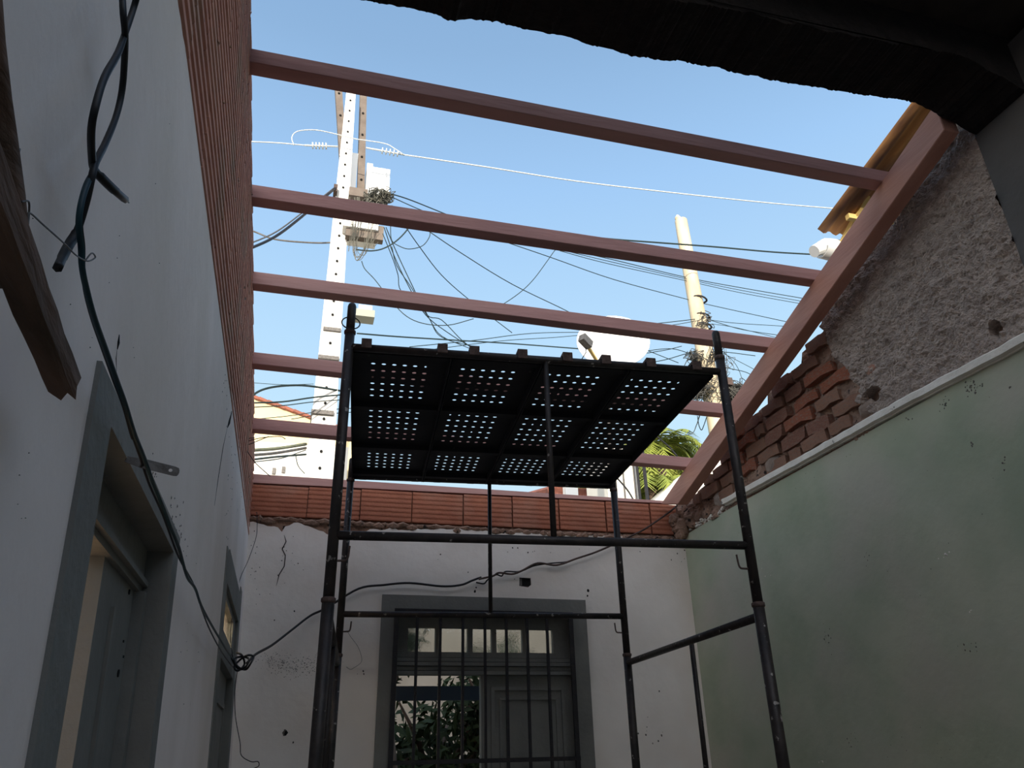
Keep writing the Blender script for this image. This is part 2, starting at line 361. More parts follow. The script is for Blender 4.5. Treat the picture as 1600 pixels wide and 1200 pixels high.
# individual old bricks
def brick_variants(n=6):
    out = []
    for k in range(n):
        bm = bmesh.new(); bmesh.ops.create_cube(bm, size=1)
        bmesh.ops.subdivide_edges(bm, edges=[e for e in bm.edges if abs((e.verts[0].co-e.verts[1].co).y) > .5], cuts=2)
        for v in bm.verts:
            c = v.co; j = noise.noise_vector(c*3+Vector((k*7.3, k, 0)))
            v.co = Vector((c.x+j.x*.22, c.y*(1-abs(c.z)*.05)+j.y*.07, c.z*(1-.35*abs(c.y)**3)+j.z*.26))
        me = bpy.data.meshes.new('brick'); bm.to_mesh(me); bm.free()
        me.materials.append(m_brickR[k % 3]); out.append(me)
    return out
BV = brick_variants(9); nr = 0
z = 2.90; row = 0
while z < 3.62:
    y = 2.62+(.11 if row % 2 else 0)+random.uniform(-.03, .03); hgt = random.uniform(.058, .066)
    while y < 4.60:
        L = random.uniform(.17, .235) if random.random() < .75 else random.uniform(.08, .12)
        yc = y+L/2; zc = z
        if y-.0 > interp(pb, zc)-.09 and zc+hgt*.35 < interp(prof, yc) and zc+hgt*.3 < interp(prof, y+.03) and y+L < 4.60 and not (yc > 3.72 and zc < 2.97 and random.random() < .6) and not (abs(yc-3.62) < .09 and zc < 3.06):
            lump = yc > 3.9
            me = random.choice(BV[:6] if not lump else [BV[1], BV[2], BV[5]])
            ob = bpy.data.objects.new('brick', me); C.objects.link(ob); ob.parent = wr
            ob.location = (XR+.022+random.uniform(-.010, .008), yc, zc+random.uniform(-.006, .006)); ob.scale = (.075, L*.97, hgt)
            ob.rotation_euler = (random.uniform(-.05, .05), 0, random.uniform(-.05, .05)); nr += 1
        y += L+random.uniform(.012, .022)
    z += hgt+random.uniform(.014, .022); row += 1
for k, (c_, r_) in enumerate((((2.48, 4.60, 2.86), .085), ((2.50, 4.57, 2.955), .075), ((2.45, 4.585, 2.80), .045), ((2.50, 4.48, 2.89), .07), ((2.43, 4.60, 2.90), .05))):
    bm_ = bmesh.new(); bmesh.ops.create_icosphere(bm_, subdivisions=3, radius=1)
    for v in bm_.verts: v.co = Vector((v.co.x*.8, v.co.y, v.co.z))*r_*(1+.3*noise.noise(v.co*2+Vector((k*5, 0, 0)))+.12*noise.noise(v.co*7+Vector((k*5, 0, 0))))+Vector(c_)
    me_ = bpy.data.meshes.new('mortar_lump'); bm_.to_mesh(me_); bm_.free(); o = link('mortar_lump', me_, m_mortar, wr)
# one loose brick wedged on the render under the rafter
o = bpy.data.objects.new('brick', BV[1]); C.objects.link(o); o.parent = wr; o.location = (XR-.01, 2.215, 3.745); o.scale = (.09, .13, .07); o.rotation_euler = (.5, 0, .1)
def rock(name, c, r, mt, parent, seed=0, sc=(1, 1, 1)):
    bm = bmesh.new(); bmesh.ops.create_icosphere(bm, subdivisions=2, radius=1)
    for v in bm.verts:
        k = 1+.35*noise.noise(v.co*1.6+Vector((seed*3.1, seed, 0))); v.co = Vector((v.co.x*sc[0], v.co.y*sc[1], v.co.z*sc[2]))*k*r+Vector(c)
    me = bpy.data.meshes.new(name); bm.to_mesh(me); bm.free(); o = link(name, me, mt, parent)
    if parent: o.matrix_parent_inverse = Matrix()
    return o
m_stone = M('beige_stone', (.32, .24, .19), (.22, .16, .13), 12, .95, .8, 40)
rock('stone', (XR+.015, 2.72, 2.925), .05, m_stone, wr, 2, (.5, 1.1, .8))
rock('stone', (XR+.005, 2.625, 3.075), .035, m_brickR[1], wr, 4, (.5, 1.1, .8))
for k, (px, py, rr, ma) in enumerate(((1210, 725, .06, m_stone), (1190, 740, .05, m_mortar), (1150, 745, .05, m_mortar), (1105, 800, .045, m_mortar), (1125, 780, .05, m_rough), (1092, 806, .04, m_mortar), (1150, 770, .04, m_rough), (1080, 790, .045, m_mortar), (1071, 815, .05, m_mortar))):
    rock('mortar_lump', onR(px, py, -.01), rr, ma, wr, k+11, (.5, 1.3, 1))
# broken plaster crust where the trim has fallen off
cr_ = B()
for k in range(70):
    y = random.uniform(4.03, 4.56); z = 2.812+random.uniform(0, .035)
    s_ = random.uniform(.006, .018); p = Vector((XR+random.uniform(-.004, .012), y, z))
    cr_.bar(p, p+Vector((.004, s_*1.6, random.uniform(-.3, .5)*s_)), s_, s_*.6)
o = cr_.build('plaster_crumbs', m_trim, wr); o['kind'] = 'stuff'; o.matrix_parent_inverse = Matrix()
# moulded trim
def trimz(y): return interp([(1.0, 2.795), (1.95, 2.800), (2.47, 2.818), (3.2, 2.822), (4.03, 2.836)], y)
vs = []; fs = []; n = 60; ys = [-2.85]+[1.0+3.03*i/n for i in range(n+1)]
for y in ys:
    zb = trimz(y)+noise.noise(Vector((y*13, 0, 0)))*.003; zt = zb+.045+noise.noise(Vector((y*17, 4, 0)))*.005
    pr_ = .028
    vs += [(XR+.02, y, zb), (XR-.010, y, zb), (XR-.010, y, zb+.006), (XR-pr_, y, zb+.010), (XR-pr_, y, zt-.008), (XR-pr_*.7, y, zt), (XR+.02, y, zt)]
for i in range(len(ys)-1):
    for k in range(7): a, b = i*7+k, i*7+(k+1) % 7; fs.append((a, b, b+7, a+7))
fs += [tuple(range(7)), tuple(range(len(vs)-7, len(vs)))[::-1]]
struct(mesh('trim_1', vs, fs, m_trim))

# --- back wall: earth core, torn plaster in front of it, one course of hollow tiles on top
WX0, WX1, WZ = .59, 1.655, 2.25
bc = [(-.5, 0), (WX0, 0), (WX0, WZ), (WX1, WZ), (WX1, 0), (XR+.2, 0), (XR+.2, 2.80), (-.5, 2.785)]
wb = struct(slab_obj('wall_back', [bc], lambda u, v, d: (u, D+.014+d, v), .14, m_mortar))
top = [(-.36, 2.765), (-.25, 2.745), (-.13, 2.725), (-.105, 2.70), (-.09, 2.735), (-.02, 2.762), (.06, 2.735), (.13, 2.715), (.17, 2.695), (.30, 2.70), (.42, 2.745), (.49, 2.742), (.53, 2.768), (.57, 2.745), (.75, 2.76), (.95, 2.772), (1.2, 2.765), (1.5, 2.772), (1.68, 2.768), (1.9, 2.778), (2.12, 2.770), (2.2, 2.758), (2.38, 2.765), (XR, 2.785)]
pl = [(-.36, 0), (WX0, 0), (WX0, WZ), (WX1, WZ), (WX1, 0), (XR, 0)]+rag(top, .005, .02, 5)[::-1]
hh = onY(820, 910); hx, hz = hh.x, hh.z
hole = [(hx-.036, hz-.022), (hx-.034, hz+.03), (hx+.04, hz+.028), (hx+.042, hz-.012), (hx+.02, hz-.03)]
o = slab_obj('plaster', [pl, hole], lambda u, v, d: (u, D+d, v), .0145, m_back, wb); o.matrix_parent_inverse = Matrix()
o = B().box(hx-.034, hx+.041, D+.0105, D+.0125, hz-.022, hz+.029).build('recess_shade_plate', m_hole, wb); o.matrix_parent_inverse = Matrix()  # dark plate painted as the shade inside the socket hole
o = B().box(hx-.033, hx-.018, D+.001, D+.013, hz-.018, hz+.022).build('junction_box', m_hook, wb); o.matrix_parent_inverse = Matrix()
# torn edge of a second, thicker coat of plaster
crack('crack', [(444, 836), (447, 846), (441, 858), (446, 868), (444, 885), (436, 898), (432, 915)], lambda x, y: onY(x, y, D-.0005), .0035, wb)
for P in ((742, 924, .008), (744, 918, .006), (919, 923, .010), (918, 931, .007), (801, 856, .006), (809, 856, .006), (804, 905, .005), (460, 955, .006), (446, 1145, .012), (458, 1160, .006), (873, 905, .004), (1000, 862, .005), (1012, 1120, .005), (1030, 1080, .006), (585, 880, .004)):
    q = onY(P[0], P[1], D); o = rock('plaster_chip', (q.x, D+.001, q.z), P[2], m_hole, wb, P[0], (1, .25, 1.2)); o['kind'] = 'stuff'
def specks(name, parent, pts, mt, fn, seed):
    rr = random.Random(seed); b_ = B()
    for (cx_, cy_, sx_, sy_, n_, r_) in pts:
        for _ in range(n_):
            q = fn(cx_+rr.gauss(0, sx_), cy_+rr.gauss(0, sy_)); a = rr.uniform(.4, 1.3)*r_; i = len(b_.v)
            nx_ = (0, 1, 0) if fn is fnB else (1, 0, 0)
            for k in range(6):
                an = k*math.pi/3; e1, e2 = math.cos(an)*a*rr.uniform(.6, 1.3), math.sin(an)*a*rr.uniform(.6, 1.5)
                b_.v.append(q+(Vector((e1, 0, e2)) if fn is fnB else Vector((0, e1, e2))))
            b_.v.append(q+(Vector((0, -.0012, 0)) if fn is fnB else (Vector((.0012, 0, 0)) if fn is fnL else Vector((-.0012, 0, 0)))))
            b_.f += [(i+k, i+(k+1) % 6, i+6) for k in range(6)]
    o = b_.build(name, mt, parent); o.matrix_parent_inverse = Matrix(); o['kind'] = 'stuff'; return o
fnB = lambda x, y: onY(x, y, D-.0006)
fnL = lambda x, y: onL(x, y, .0008)
fnR = lambda x, y: onR(x, y, .0008)
m_mould = M('dark_mould_specks', (.16, .14, .12), (.07, .06, .055), 40, .95)
specks('mould_specks', wb, [(462, 1040, 26, 9, 320, .0019), (430, 1030, 14, 6, 80, .0018), (448, 880, 12, 40, 18, .003), (400, 860, 4, 40, 16, .003), (445, 1146, 2, 4, 5, .008), (540, 1040, 30, 30, 8, .004), (1055, 860, 8, 12, 8, .006), (1010, 1150, 20, 8, 10, .005), (800, 870, 60, 20, 10, .004)], m_mould, fnB, 3)
specks('mould_specks', wl, [(360, 740, 8, 50, 30, .0035), (275, 830, 8, 22, 30, .0030), (240, 740, 3, 14, 14, .0030), (160, 420, 60, 120, 14, .0008), (300, 1000, 14, 60, 10, .0016), (34, 790, 6, 30, 5, .0007), (356, 600, 5, 30, 16, .003)], m_mould, fnL, 4)
specks('mould_specks', wr, [(1517, 604, 7, 6, 30, .004), (1477, 630, 4, 8, 14, .0035), (1420, 655, 3, 2, 6, .003), (1518, 697, 2, 3, 4, .004), (1570, 715, 2, 8, 6, .0035), (1580, 605, 2, 2, 5, .003), (1293, 998, 4, 12, 16, .004), (1355, 875, 3, 6, 6, .003), (1510, 1010, 12, 8, 10, .003), (1330, 1160, 6, 10, 10, .003), (1450, 1170, 40, 20, 10, .002), (1400, 800, 120, 90, 26, .0018)], m_mould, fnR, 5)
specks('paint_chips', wr, [(1480, 868, 6, 3, 6, .004), (1518, 955, 3, 2, 3, .003), (1284, 1190, 3, 3, 4, .003), (1195, 893, 3, 6, 5, .003)], m_trim, fnR, 6)
jx = [393-30, 480, 563, 644, 724.5, 801, 874, 947, 1016, 1062]
for i in range(len(jx)-1):
    xa = onY(jx[i], 790, D).x+.003 if i else xl(2.8)-.02; xb_ = onY(jx[i+1], 800, D).x-.005
    zt = 2.988+.035*(i/8); zb = 2.792+.014*(i/8)
    me = tile_mesh(xa, xb_, zb, zt, 'B', D+.004+random.uniform(-.004, .005), .13, 7, .0028)
    o = link('brick', me, m_tileB, wb); o.matrix_parent_inverse = Matrix()
# mortar behind the open joints
o = B().box(-.33, XR, D+.03, D+.12, 2.78, 2.985).build('mortar_bed', m_mortar, wb); o.matrix_parent_inverse = Matrix()
vs_ = [(-.33, D-.004), (2.3, D-.004)]
bb = B()
xx = -.30
while xx < 2.4:
    L = random.uniform(.03, .10); zt = 2.785+random.uniform(-.004, .010); zb = zt-random.uniform(.02, .05)
    bb.tube([(xx, D+.008, (zt+zb)/2), (xx+L/2, D+.004, (zt+zb)/2+.004), (xx+L, D+.010, (zt+zb)/2)], [.008, (zt-zb)/2, .008], 6); xx += L*.8
o = bb.build('mortar', m_mortar, wb); o['kind'] = 'stuff'; o.matrix_parent_inverse = Matrix()

# --- transverse wall left standing over the opening the camera looks through
edge = [(1620, 330), (1556, 245), (1530, 215), (1490, 192), (1430, 160), (1330, 145), (1240, 131), (1170, 118), (1080, 98), (1000, 90), (940, 74), (880, 56), (820, 46), (780, 34), (700, 30), (640, 12), (560, 0), (470, -22), (380, -45), (300, -60)]
pe = [(onY(x, y, 1.765).x, onY(x, y, 1.765).z) for x, y in edge]
pe = [(min(a, XR+.05), b) for a, b in pe]
pe = [(a, b+noise.noise(Vector((a*17, 2, 0)))*.008+noise.noise(Vector((a*83, 5, 0)))*.005+noise.noise(Vector((a*190, 9, 0)))*.006) for a, b in rag(pe, .002, .008, 9)]
sec = [(XR+.4, 4.25), (XR+.4, 3.95)]+pe+[(xl(3.6)-.1, pe[-1][1]+.0), (xl(3.6)-.1, 4.25)]
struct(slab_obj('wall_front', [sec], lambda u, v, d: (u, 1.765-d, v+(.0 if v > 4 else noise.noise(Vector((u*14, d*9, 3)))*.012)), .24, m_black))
tw = B()
for (a, b) in (((1236, 120), (1262, 137)), ((1384, 145), (1386, 158)), ((868, 48), (868, 62)), ((1190, 112), (1196, 124))):
    p, q = onY(*a, 1.75), onY(*b, 1.75); tw.tube([p+Vector((0, 0, .03)), p, q], [.006, .006, .002], 5)
# roof left off for sky light; unseen rear wall raised to block the sun
def rz(y): return ROOF(y)+.14
struct(B().box(-4.5, XR+5.5, -3.4, -2.9, 0, 5.0).build('wall_rear_sunblock', m_white))
rf = B()  # roof strip added to shade the camera side of the transverse wall
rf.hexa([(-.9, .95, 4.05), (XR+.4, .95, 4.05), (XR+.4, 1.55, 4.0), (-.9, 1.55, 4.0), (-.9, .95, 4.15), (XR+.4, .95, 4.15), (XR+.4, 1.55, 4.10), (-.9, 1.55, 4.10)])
struct(rf.build('roof_shade_strip', m_roofin))
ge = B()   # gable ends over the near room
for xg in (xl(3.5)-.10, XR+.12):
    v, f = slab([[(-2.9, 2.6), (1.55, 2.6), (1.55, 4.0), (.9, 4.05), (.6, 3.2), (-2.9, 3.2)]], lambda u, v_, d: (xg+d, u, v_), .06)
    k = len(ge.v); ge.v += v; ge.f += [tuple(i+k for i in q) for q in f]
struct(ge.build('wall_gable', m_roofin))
# room behind the left wall, seen through the gap of the near door
nx = onX(140, 1000, -2.2)
struct(B().box(-2.5, -2.35, -1.5, 4.6, 0, 2.9).box(-2.5, xl(1.5)-.2, 4.6, 4.72, 0, 2.9).build('wall_side_room', M('cream_side_room_plaster', (.95, .84, .64), (.92, .80, .60), 2, .9)))

# added warm fill light, unseen, brightens the gap of the near door
bl = bpy.data.lights.new('side_room_fill', 'POINT'); bl.energy = 120; bl.color = (1, .80, .56); bl.shadow_soft_size = .05
bo = bpy.data.objects.new('side_room_fill', bl); C.objects.link(bo); bo.location = (-1.3, 3.2, 2.45)
# ================================================================== DOORS
# near door in the left wall
def lx(z, d): return xl(z)-d
def lhex(y0, y1, z0, z1, a, b):
    """box on the leaning left wall, from depth a to b (positive = into the wall)"""
    return [(xl(z0)-b, y0, z0), (xl(z0)-a, y0, z0), (xl(z0)-a, y1, z0), (xl(z0)-b, y1, z0), (xl(z1)-b, y0, z1), (xl(z1)-a, y0, z1), (xl(z1)-a, y1, z1), (xl(z1)-b, y1, z1)]
dr = bpy.data.objects.new('door_1', None); C.objects.link(dr); dr.location = (xl(0), 1.45, 0); struct(dr)
def dpart(name, hx_, mt, par):
    b_ = B()
    for h in hx_: b_.hexa(h)
    o = b_.build(name, mt); o.parent = par; root = par
    o.matrix_parent_inverse = Matrix.Translation(-(Vector(root.location))) if root.parent is None else Matrix()
    return o
dpart('door_frame', [lhex(d1o[0], d1[0], 0, d1o[2], -PF, .05)], m_frame, dr)
dpart('door_frame', [lhex(d1[1], d1o[1], 0, d1o[2], -PF, .15)], m_frame, dr)
dpart('door_frame', [lhex(d1[0], d1[1], d1[2], d1o[2], -PF, .13)], m_frame, dr)
LD = xl(1.5)-onY(176, 1200, d1[1]).x; RD = xl(1.5)-onY(210, 1200, d1[1]).x
yl = onL(113, 1200, -LD).y
lt = onL(164, 870, -LD).z; print('leaf', yl, lt, LD, RD)
leaf = dpart('door_leaf', [lhex(yl, d1[1]-.002, .01, lt, LD, LD+.03)], m_leaf, dr)
dpart('header_board', [lhex(d1[0], d1[1]-.002, lt, d1[2], LD-.01, LD+.03), lhex(d1[0], d1[1]-.002, lt+.012, lt+.022, LD-.02, LD)], m_frame, dr)
dpart('panel_strip', [lhex(yl+.10, yl+.115, .2, lt-.06, LD-.006, LD+.001)], m_frame, leaf)
dpart('panel_strip', [lhex(d1[1]-.03, d1[1]-.002, .0, lt, LD-.02, LD)], m_frame, leaf)
for k, (px, py, r) in enumerate(((193, 1002, .004), (193, 1026, .004), (185, 1052, .011), (160, 1083, .004), (202, 925, .008))):
    q = onL(px, py, -LD+.001); b_ = B(); b_.tube([(q.x-.004, q.y, q.z), (q.x+.001, q.y, q.z)], r*.6, 10)
    o = b_.build('keyhole', m_hole); o.parent = leaf
# far door in the left wall
dr2 = bpy.data.objects.new('door_2', None); C.objects.link(dr2); dr2.location = (xl(0), 3.7, 0); struct(dr2)
F2 = [lhex(3.08, 3.22, 0, 2.24, -.004, .13), lhex(4.18, 4.33, 0, 2.30, -.004, .13), lhex(3.22, 4.18, 2.13, 2.26, -.004, .13)]
for h in F2: dpart('door_frame', [h], m_frame, dr2)
dpart('transom_rail', [lhex(3.22, 4.18, 1.86, 1.96, .0, .10)], m_frame, dr2)
dpart('window_sash', [lhex(3.22, 3.42, 1.96, 2.13, .01, .05), lhex(4.02, 4.18, 1.96, 2.13, .01, .05), lhex(3.42, 4.02, 2.10, 2.13, .01, .05)], m_frame, dr2)
dpart('pane', [lhex(3.42, 4.02, 1.96, 2.10, .028, .034)], m_glass, dr2)
lf2 = dpart('door_leaf', [lhex(3.22, 4.18, .01, 1.86, .03, .07)], m_leaf, dr2)
dpart('panel_strip', [lhex(3.32, 4.08, 1.72, 1.74, .022, .031), lhex(3.32, 3.34, .3, 1.74, .022, .031), lhex(4.06, 4.08, .3, 1.74, .022, .031)], m_frame, lf2)

# back door with transom and iron grille
db = bpy.data.objects.new('door_3', None); C.objects.link(db); db.location = (1.12, D, 0); struct(db)
def P3(name, boxes, mt, par=db):
    b_ = B()
    for q in boxes: b_.box(*q)
    o = b_.build(name, mt); o.parent = par; o.matrix_parent_inverse = Matrix.Translation(-Vector(db.location)) if par == db else Matrix(); return o
P3('door_frame', [(.494, WX0+.005, D-.025, D+.12, 0, 2.356)], m_frame)
P3('door_frame', [(WX1-.005, 1.745, D-.025, D+.12, 0, 2.356)], m_frame)
P3('door_frame', [(WX0+.005, WX1-.005, D-.025, D+.12, 2.245, 2.356)], m_frame)
px_ = [(636.7, 680), (689, 730.5), (738, 768), (775, 816), (826, 863.5)]
xs = [(onY(a, 1000, D+.06).x, onY(b, 1000, D+.06).x) for a, b in px_]
zt_, zb2 = onY(680, 981, D+.06).z, onY(680, 1019, D+.06).z
zb1 = 2.05
ts = [(WX0+.005, WX1-.005, D+.05, D+.09, zt_, 2.245), (WX0+.005, WX1-.005, D+.05, D+.09, zb2-.03, zb2), (WX0+.005, xs[0][0], D+.05, D+.09, zb2, zt_), (xs[-1][1], WX1-.005, D+.05, D+.09, zb2, zt_)]
for (a, b), (c, d) in zip(xs, xs[1:]): ts.append((b, c, D+.05, D+.09, zb2, zt_))
P3('transom_sash', ts, m_frame)
for a, b in xs: P3('pane', [(a, b, D+.066, D+.070, zb2, zt_)], m_glass)
zq = zb2-.03
P3('transom_moulding', [(WX0+.005, WX1-.005, D+.03-.012*(k % 2), D+.10, zq-.024*(k+1), zq-.024*k-.004) for k in range(4)], m_frame)
zl = zq-.10
xm = onY(750, 1100, D+.06).x
lf = P3('door_leaf', [(xm, WX1-.005, D+.045, D+.08, .01, zl)], m_leaf)
def ring(x0, x1, z0, z1, w_, y0, y1): return [(x0, x0+w_, y0, y1, z0, z1), (x1-w_, x1, y0, y1, z0, z1), (x0+w_, x1-w_, y0, y1, z1-w_, z1), (x0+w_, x1-w_, y0, y1, z0, z0+w_)]
P3('panel_moulding', ring(xm+.06, WX1-.055, 1.08, zl-.06, .020, D+.034, D+.046), m_frame, lf)
P3('panel_moulding', ring(xm+.11, WX1-.10, 1.13, zl-.12, .012, D+.036, D+.046), m_frame, lf)
P3('raised_panel', [(xm+.15, WX1-.14, D+.036, D+.046, 1.18, zl-.17)], m_leaf, lf)
P3('panel_moulding', ring(xm+.06, WX1-.055, .15, 1.0, .020, D+.034, D+.046), m_frame, lf)
P3('lock_rail', [(xm, xm+.02, D+.03, D+.046, .01, zl)], m_frame, lf)
# the grille is a thing bolted to the wall
gr = thing('iron_grille', (1.12, 4.55, .05), 'dark iron security grille of thin upright bars in front of the grey back door', 'grille')
gx = [.577]+[onY(x, 1040, 4.55).x for x in (650, 687, 723, 758, 792, 825, 857)]+[1.632]
for i, x in enumerate(gx):
    r_ = .013 if i in (0, 8) else .0075
    B().box(x-r_, x+r_, 4.55-.007, 4.55+.007, .06, 2.258).build('bar', m_bar, gr)
for z_ in (2.262, 1.475, .75, .06): B().box(.565, 1.646, 4.55-.010, 4.55+.004, z_-.011, z_+.011).build('cross_rail', m_bar, gr)
for z_ in (2.262, .75):
    for x in (.577, 1.632): B().box(x-.008, x+.008, 4.554, D-.02, z_-.008, z_+.008).build('wall_stay', m_bar, gr)

# ================================================================== ROOF TIMBERS
pu = [(2.139, 3.755, 'topmost reddish roof purlin, highest against the open sky'),
      (2.725, 3.614, 'second reddish purlin from the top, with a small timber chip on its upper edge'),
      (3.180, 3.479, 'third reddish purlin from the top, passing in front of the white dish'),
      (3.638, 3.296, 'fourth reddish purlin from the top, cut across by the scaffold deck'),
      (4.077, 3.120, 'lowest free reddish purlin, just above the back wall and in front of the palm')]
re_ = [(1379, 283.5), (1272.5, 437.5), (1200, 543), (1124.5, 646), (1071.7, 730)]
for (y, z, lab), q in zip(pu, re_):
    zR = onX(*q, XRF).z; zR = min(zR+.0, z+.02); yR = onX(*q, XRF).y
    a = Vector((xl(z)-.08, y, z)); b = Vector((XRF+.10, yR, onX(*q, XRF).z))
    d_ = .064
    P = []
    for p in (a, b): P.append(p)
    hx_ = [(a.x, a.y, a.z), (b.x, b.y, b.z), (b.x, b.y+d_, b.z), (a.x, a.y+d_, a.z), (a.x, a.y, a.z+.068), (b.x, b.y, b.z+.068), (b.x, b.y+d_, b.z+.068), (a.x, a.y+d_, a.z+.068)]
    o = B().hexa(hx_).build('purlin', m_wood); tag(o, lab, 'beam', 'roof purlins')
    md = o.modifiers.new('b', 'BEVEL'); md.width = .003; md.segments = 1
hx_ = [(-.33, D+.006, 2.99), (2.42, D+.006, 3.024), (2.42, D+.08, 3.024), (-.33, D+.08, 2.99), (-.33, D+.006, 3.044), (2.42, D+.006, 3.040), (2.42, D+.08, 3.040), (-.33, D+.08, 3.044)]
tag(B().hexa(hx_).build('wall_plate', m_wood), 'flat reddish timber plate lying along the top of the hollow tile course', 'beam')
lz = lambda y: 2.94+.3045*(4.332-y)
ya, yb = 4.58, 1.774
hx_ = [(XRF, yb, lz(yb)), (XRF+.075, yb, lz(yb)), (XRF+.075, 4.345, lz(4.345)), (XRF, 4.345, lz(4.345)), (XRF, yb, lz(yb)+.142), (XRF+.075, yb, lz(yb)+.142), (XRF+.075, ya, lz(ya)+.142), (XRF, ya, lz(ya)+.142)]
o = B().hexa(hx_).build('rafter', m_woodR); tag(o, 'broad reddish rafter climbing along the broken right wall and carrying the purlins', 'beam')
md = o.modifiers.new('b', 'BEVEL'); md.width = .003; md.segments = 1
q = onY(868, 352, 2.75); ch = rock('wood_chip', (q.x, 2.757, 3.691), .020, m_wood, None, 4, (2.2, .9, .45)); tag(ch, 'small flat timber chip lying on the second purlin', 'wood chip')

# ================================================================== SCAFFOLD
SY, SX0, SY0 = -.0861, .1084, 2.6094
cu, su = math.cos(SY), math.sin(SY)
def sc(u, v, z): return Vector((SX0+u*cu-v*su, SY0+u*su+v*cu, z))
tower = thing('scaffold_tower', sc(.75, .75, 0), 'black tubular steel scaffold tower standing in the middle of the room', 'scaffold')
def sub(o, par):
    o.parent = par; o.matrix_parent_inverse = Matrix.Translation(-Vector(tower.location)) if par == tower else Matrix(); return o
def frame(a, b, z0, zbars, tip, rp, stub):
    """H frame between posts a and b=(u,v); zbars=(top, lower)"""
    f = B()
    f.tube([sc(*a, zbars[0]), sc(*b, zbars[0])], .0155, 12)
    fr = sub(f.build('frame', m_tube, None, True), tower)
    for p in (a, b):
        q = B().tube([sc(*p, z0), sc(*p, tip-.125)], rp, 16); sub(q.build('post', m_tube, None, True), fr)
        q = B().tube([sc(*p, tip-.13), sc(*p, tip-.01), sc(*p, tip)], [.0165, .0165, .013], 14); sub(q.build('spigot', m_tube, None, True), fr)
        q = B().tube([sc(*p, tip-.135), sc(*p, tip-.13), sc(*p, tip-.12), sc(*p, tip-.115)], [rp, rp+.0035, rp+.0035, .0165], 16); sub(q.build('collar', m_rust, None, True), fr)
    q = B().tube([sc(*a, zbars[1]), sc(*b, zbars[1])], .0155, 12); sub(q.build('crossbar', m_tube, None, True), fr)
    mu = ((a[0]+b[0])/2+stub, (a[1]+b[1])/2)
    q = B().tube([sc(*mu, zbars[1]), sc(*mu, zbars[0])], .011, 10); sub(q.build('stub_post', m_tube, None, True), fr)
    for p, s_ in ((a, 1), (b, -1)):
        zz = zbars[1]-.085; w_ = .022*s_
        du = (Vector((b[0]-a[0], b[1]-a[1], 0))).normalized()
        def k_(t, z_): return sc(p[0]+du.x*t*s_, p[1]+du.y*t*s_, z_)
        q = B().tube(smoothpts([k_(0, zz), k_(.03, zz), k_(.05, zz+.006), k_(.055, zz+.05)], 4), .0038, 6); sub(q.build('locking_hook', m_rust, None, True), fr)
    return fr
W_ = 1.5
frame((0, 0), (W_, 0), 1.965, (2.897, 2.178), 3.085, .0185, .01)
frame((0, W_), (W_, W_), 1.965, (2.897, 2.163), 3.0, .0185, .02)
frame((0, 0), (0, W_), .98, (1.925, 1.20), 2.09, .0205, .0)
frame((W_, 0), (W_, W_), .98, (1.925, 1.20), 2.09, .0205, .05)
frame((0, 0), (W_, 0), .0, (.91, .2), 1.10, .0185, .0)
frame((0, W_), (W_, W_), .0, (.91, .2), 1.10, .0185, .0)
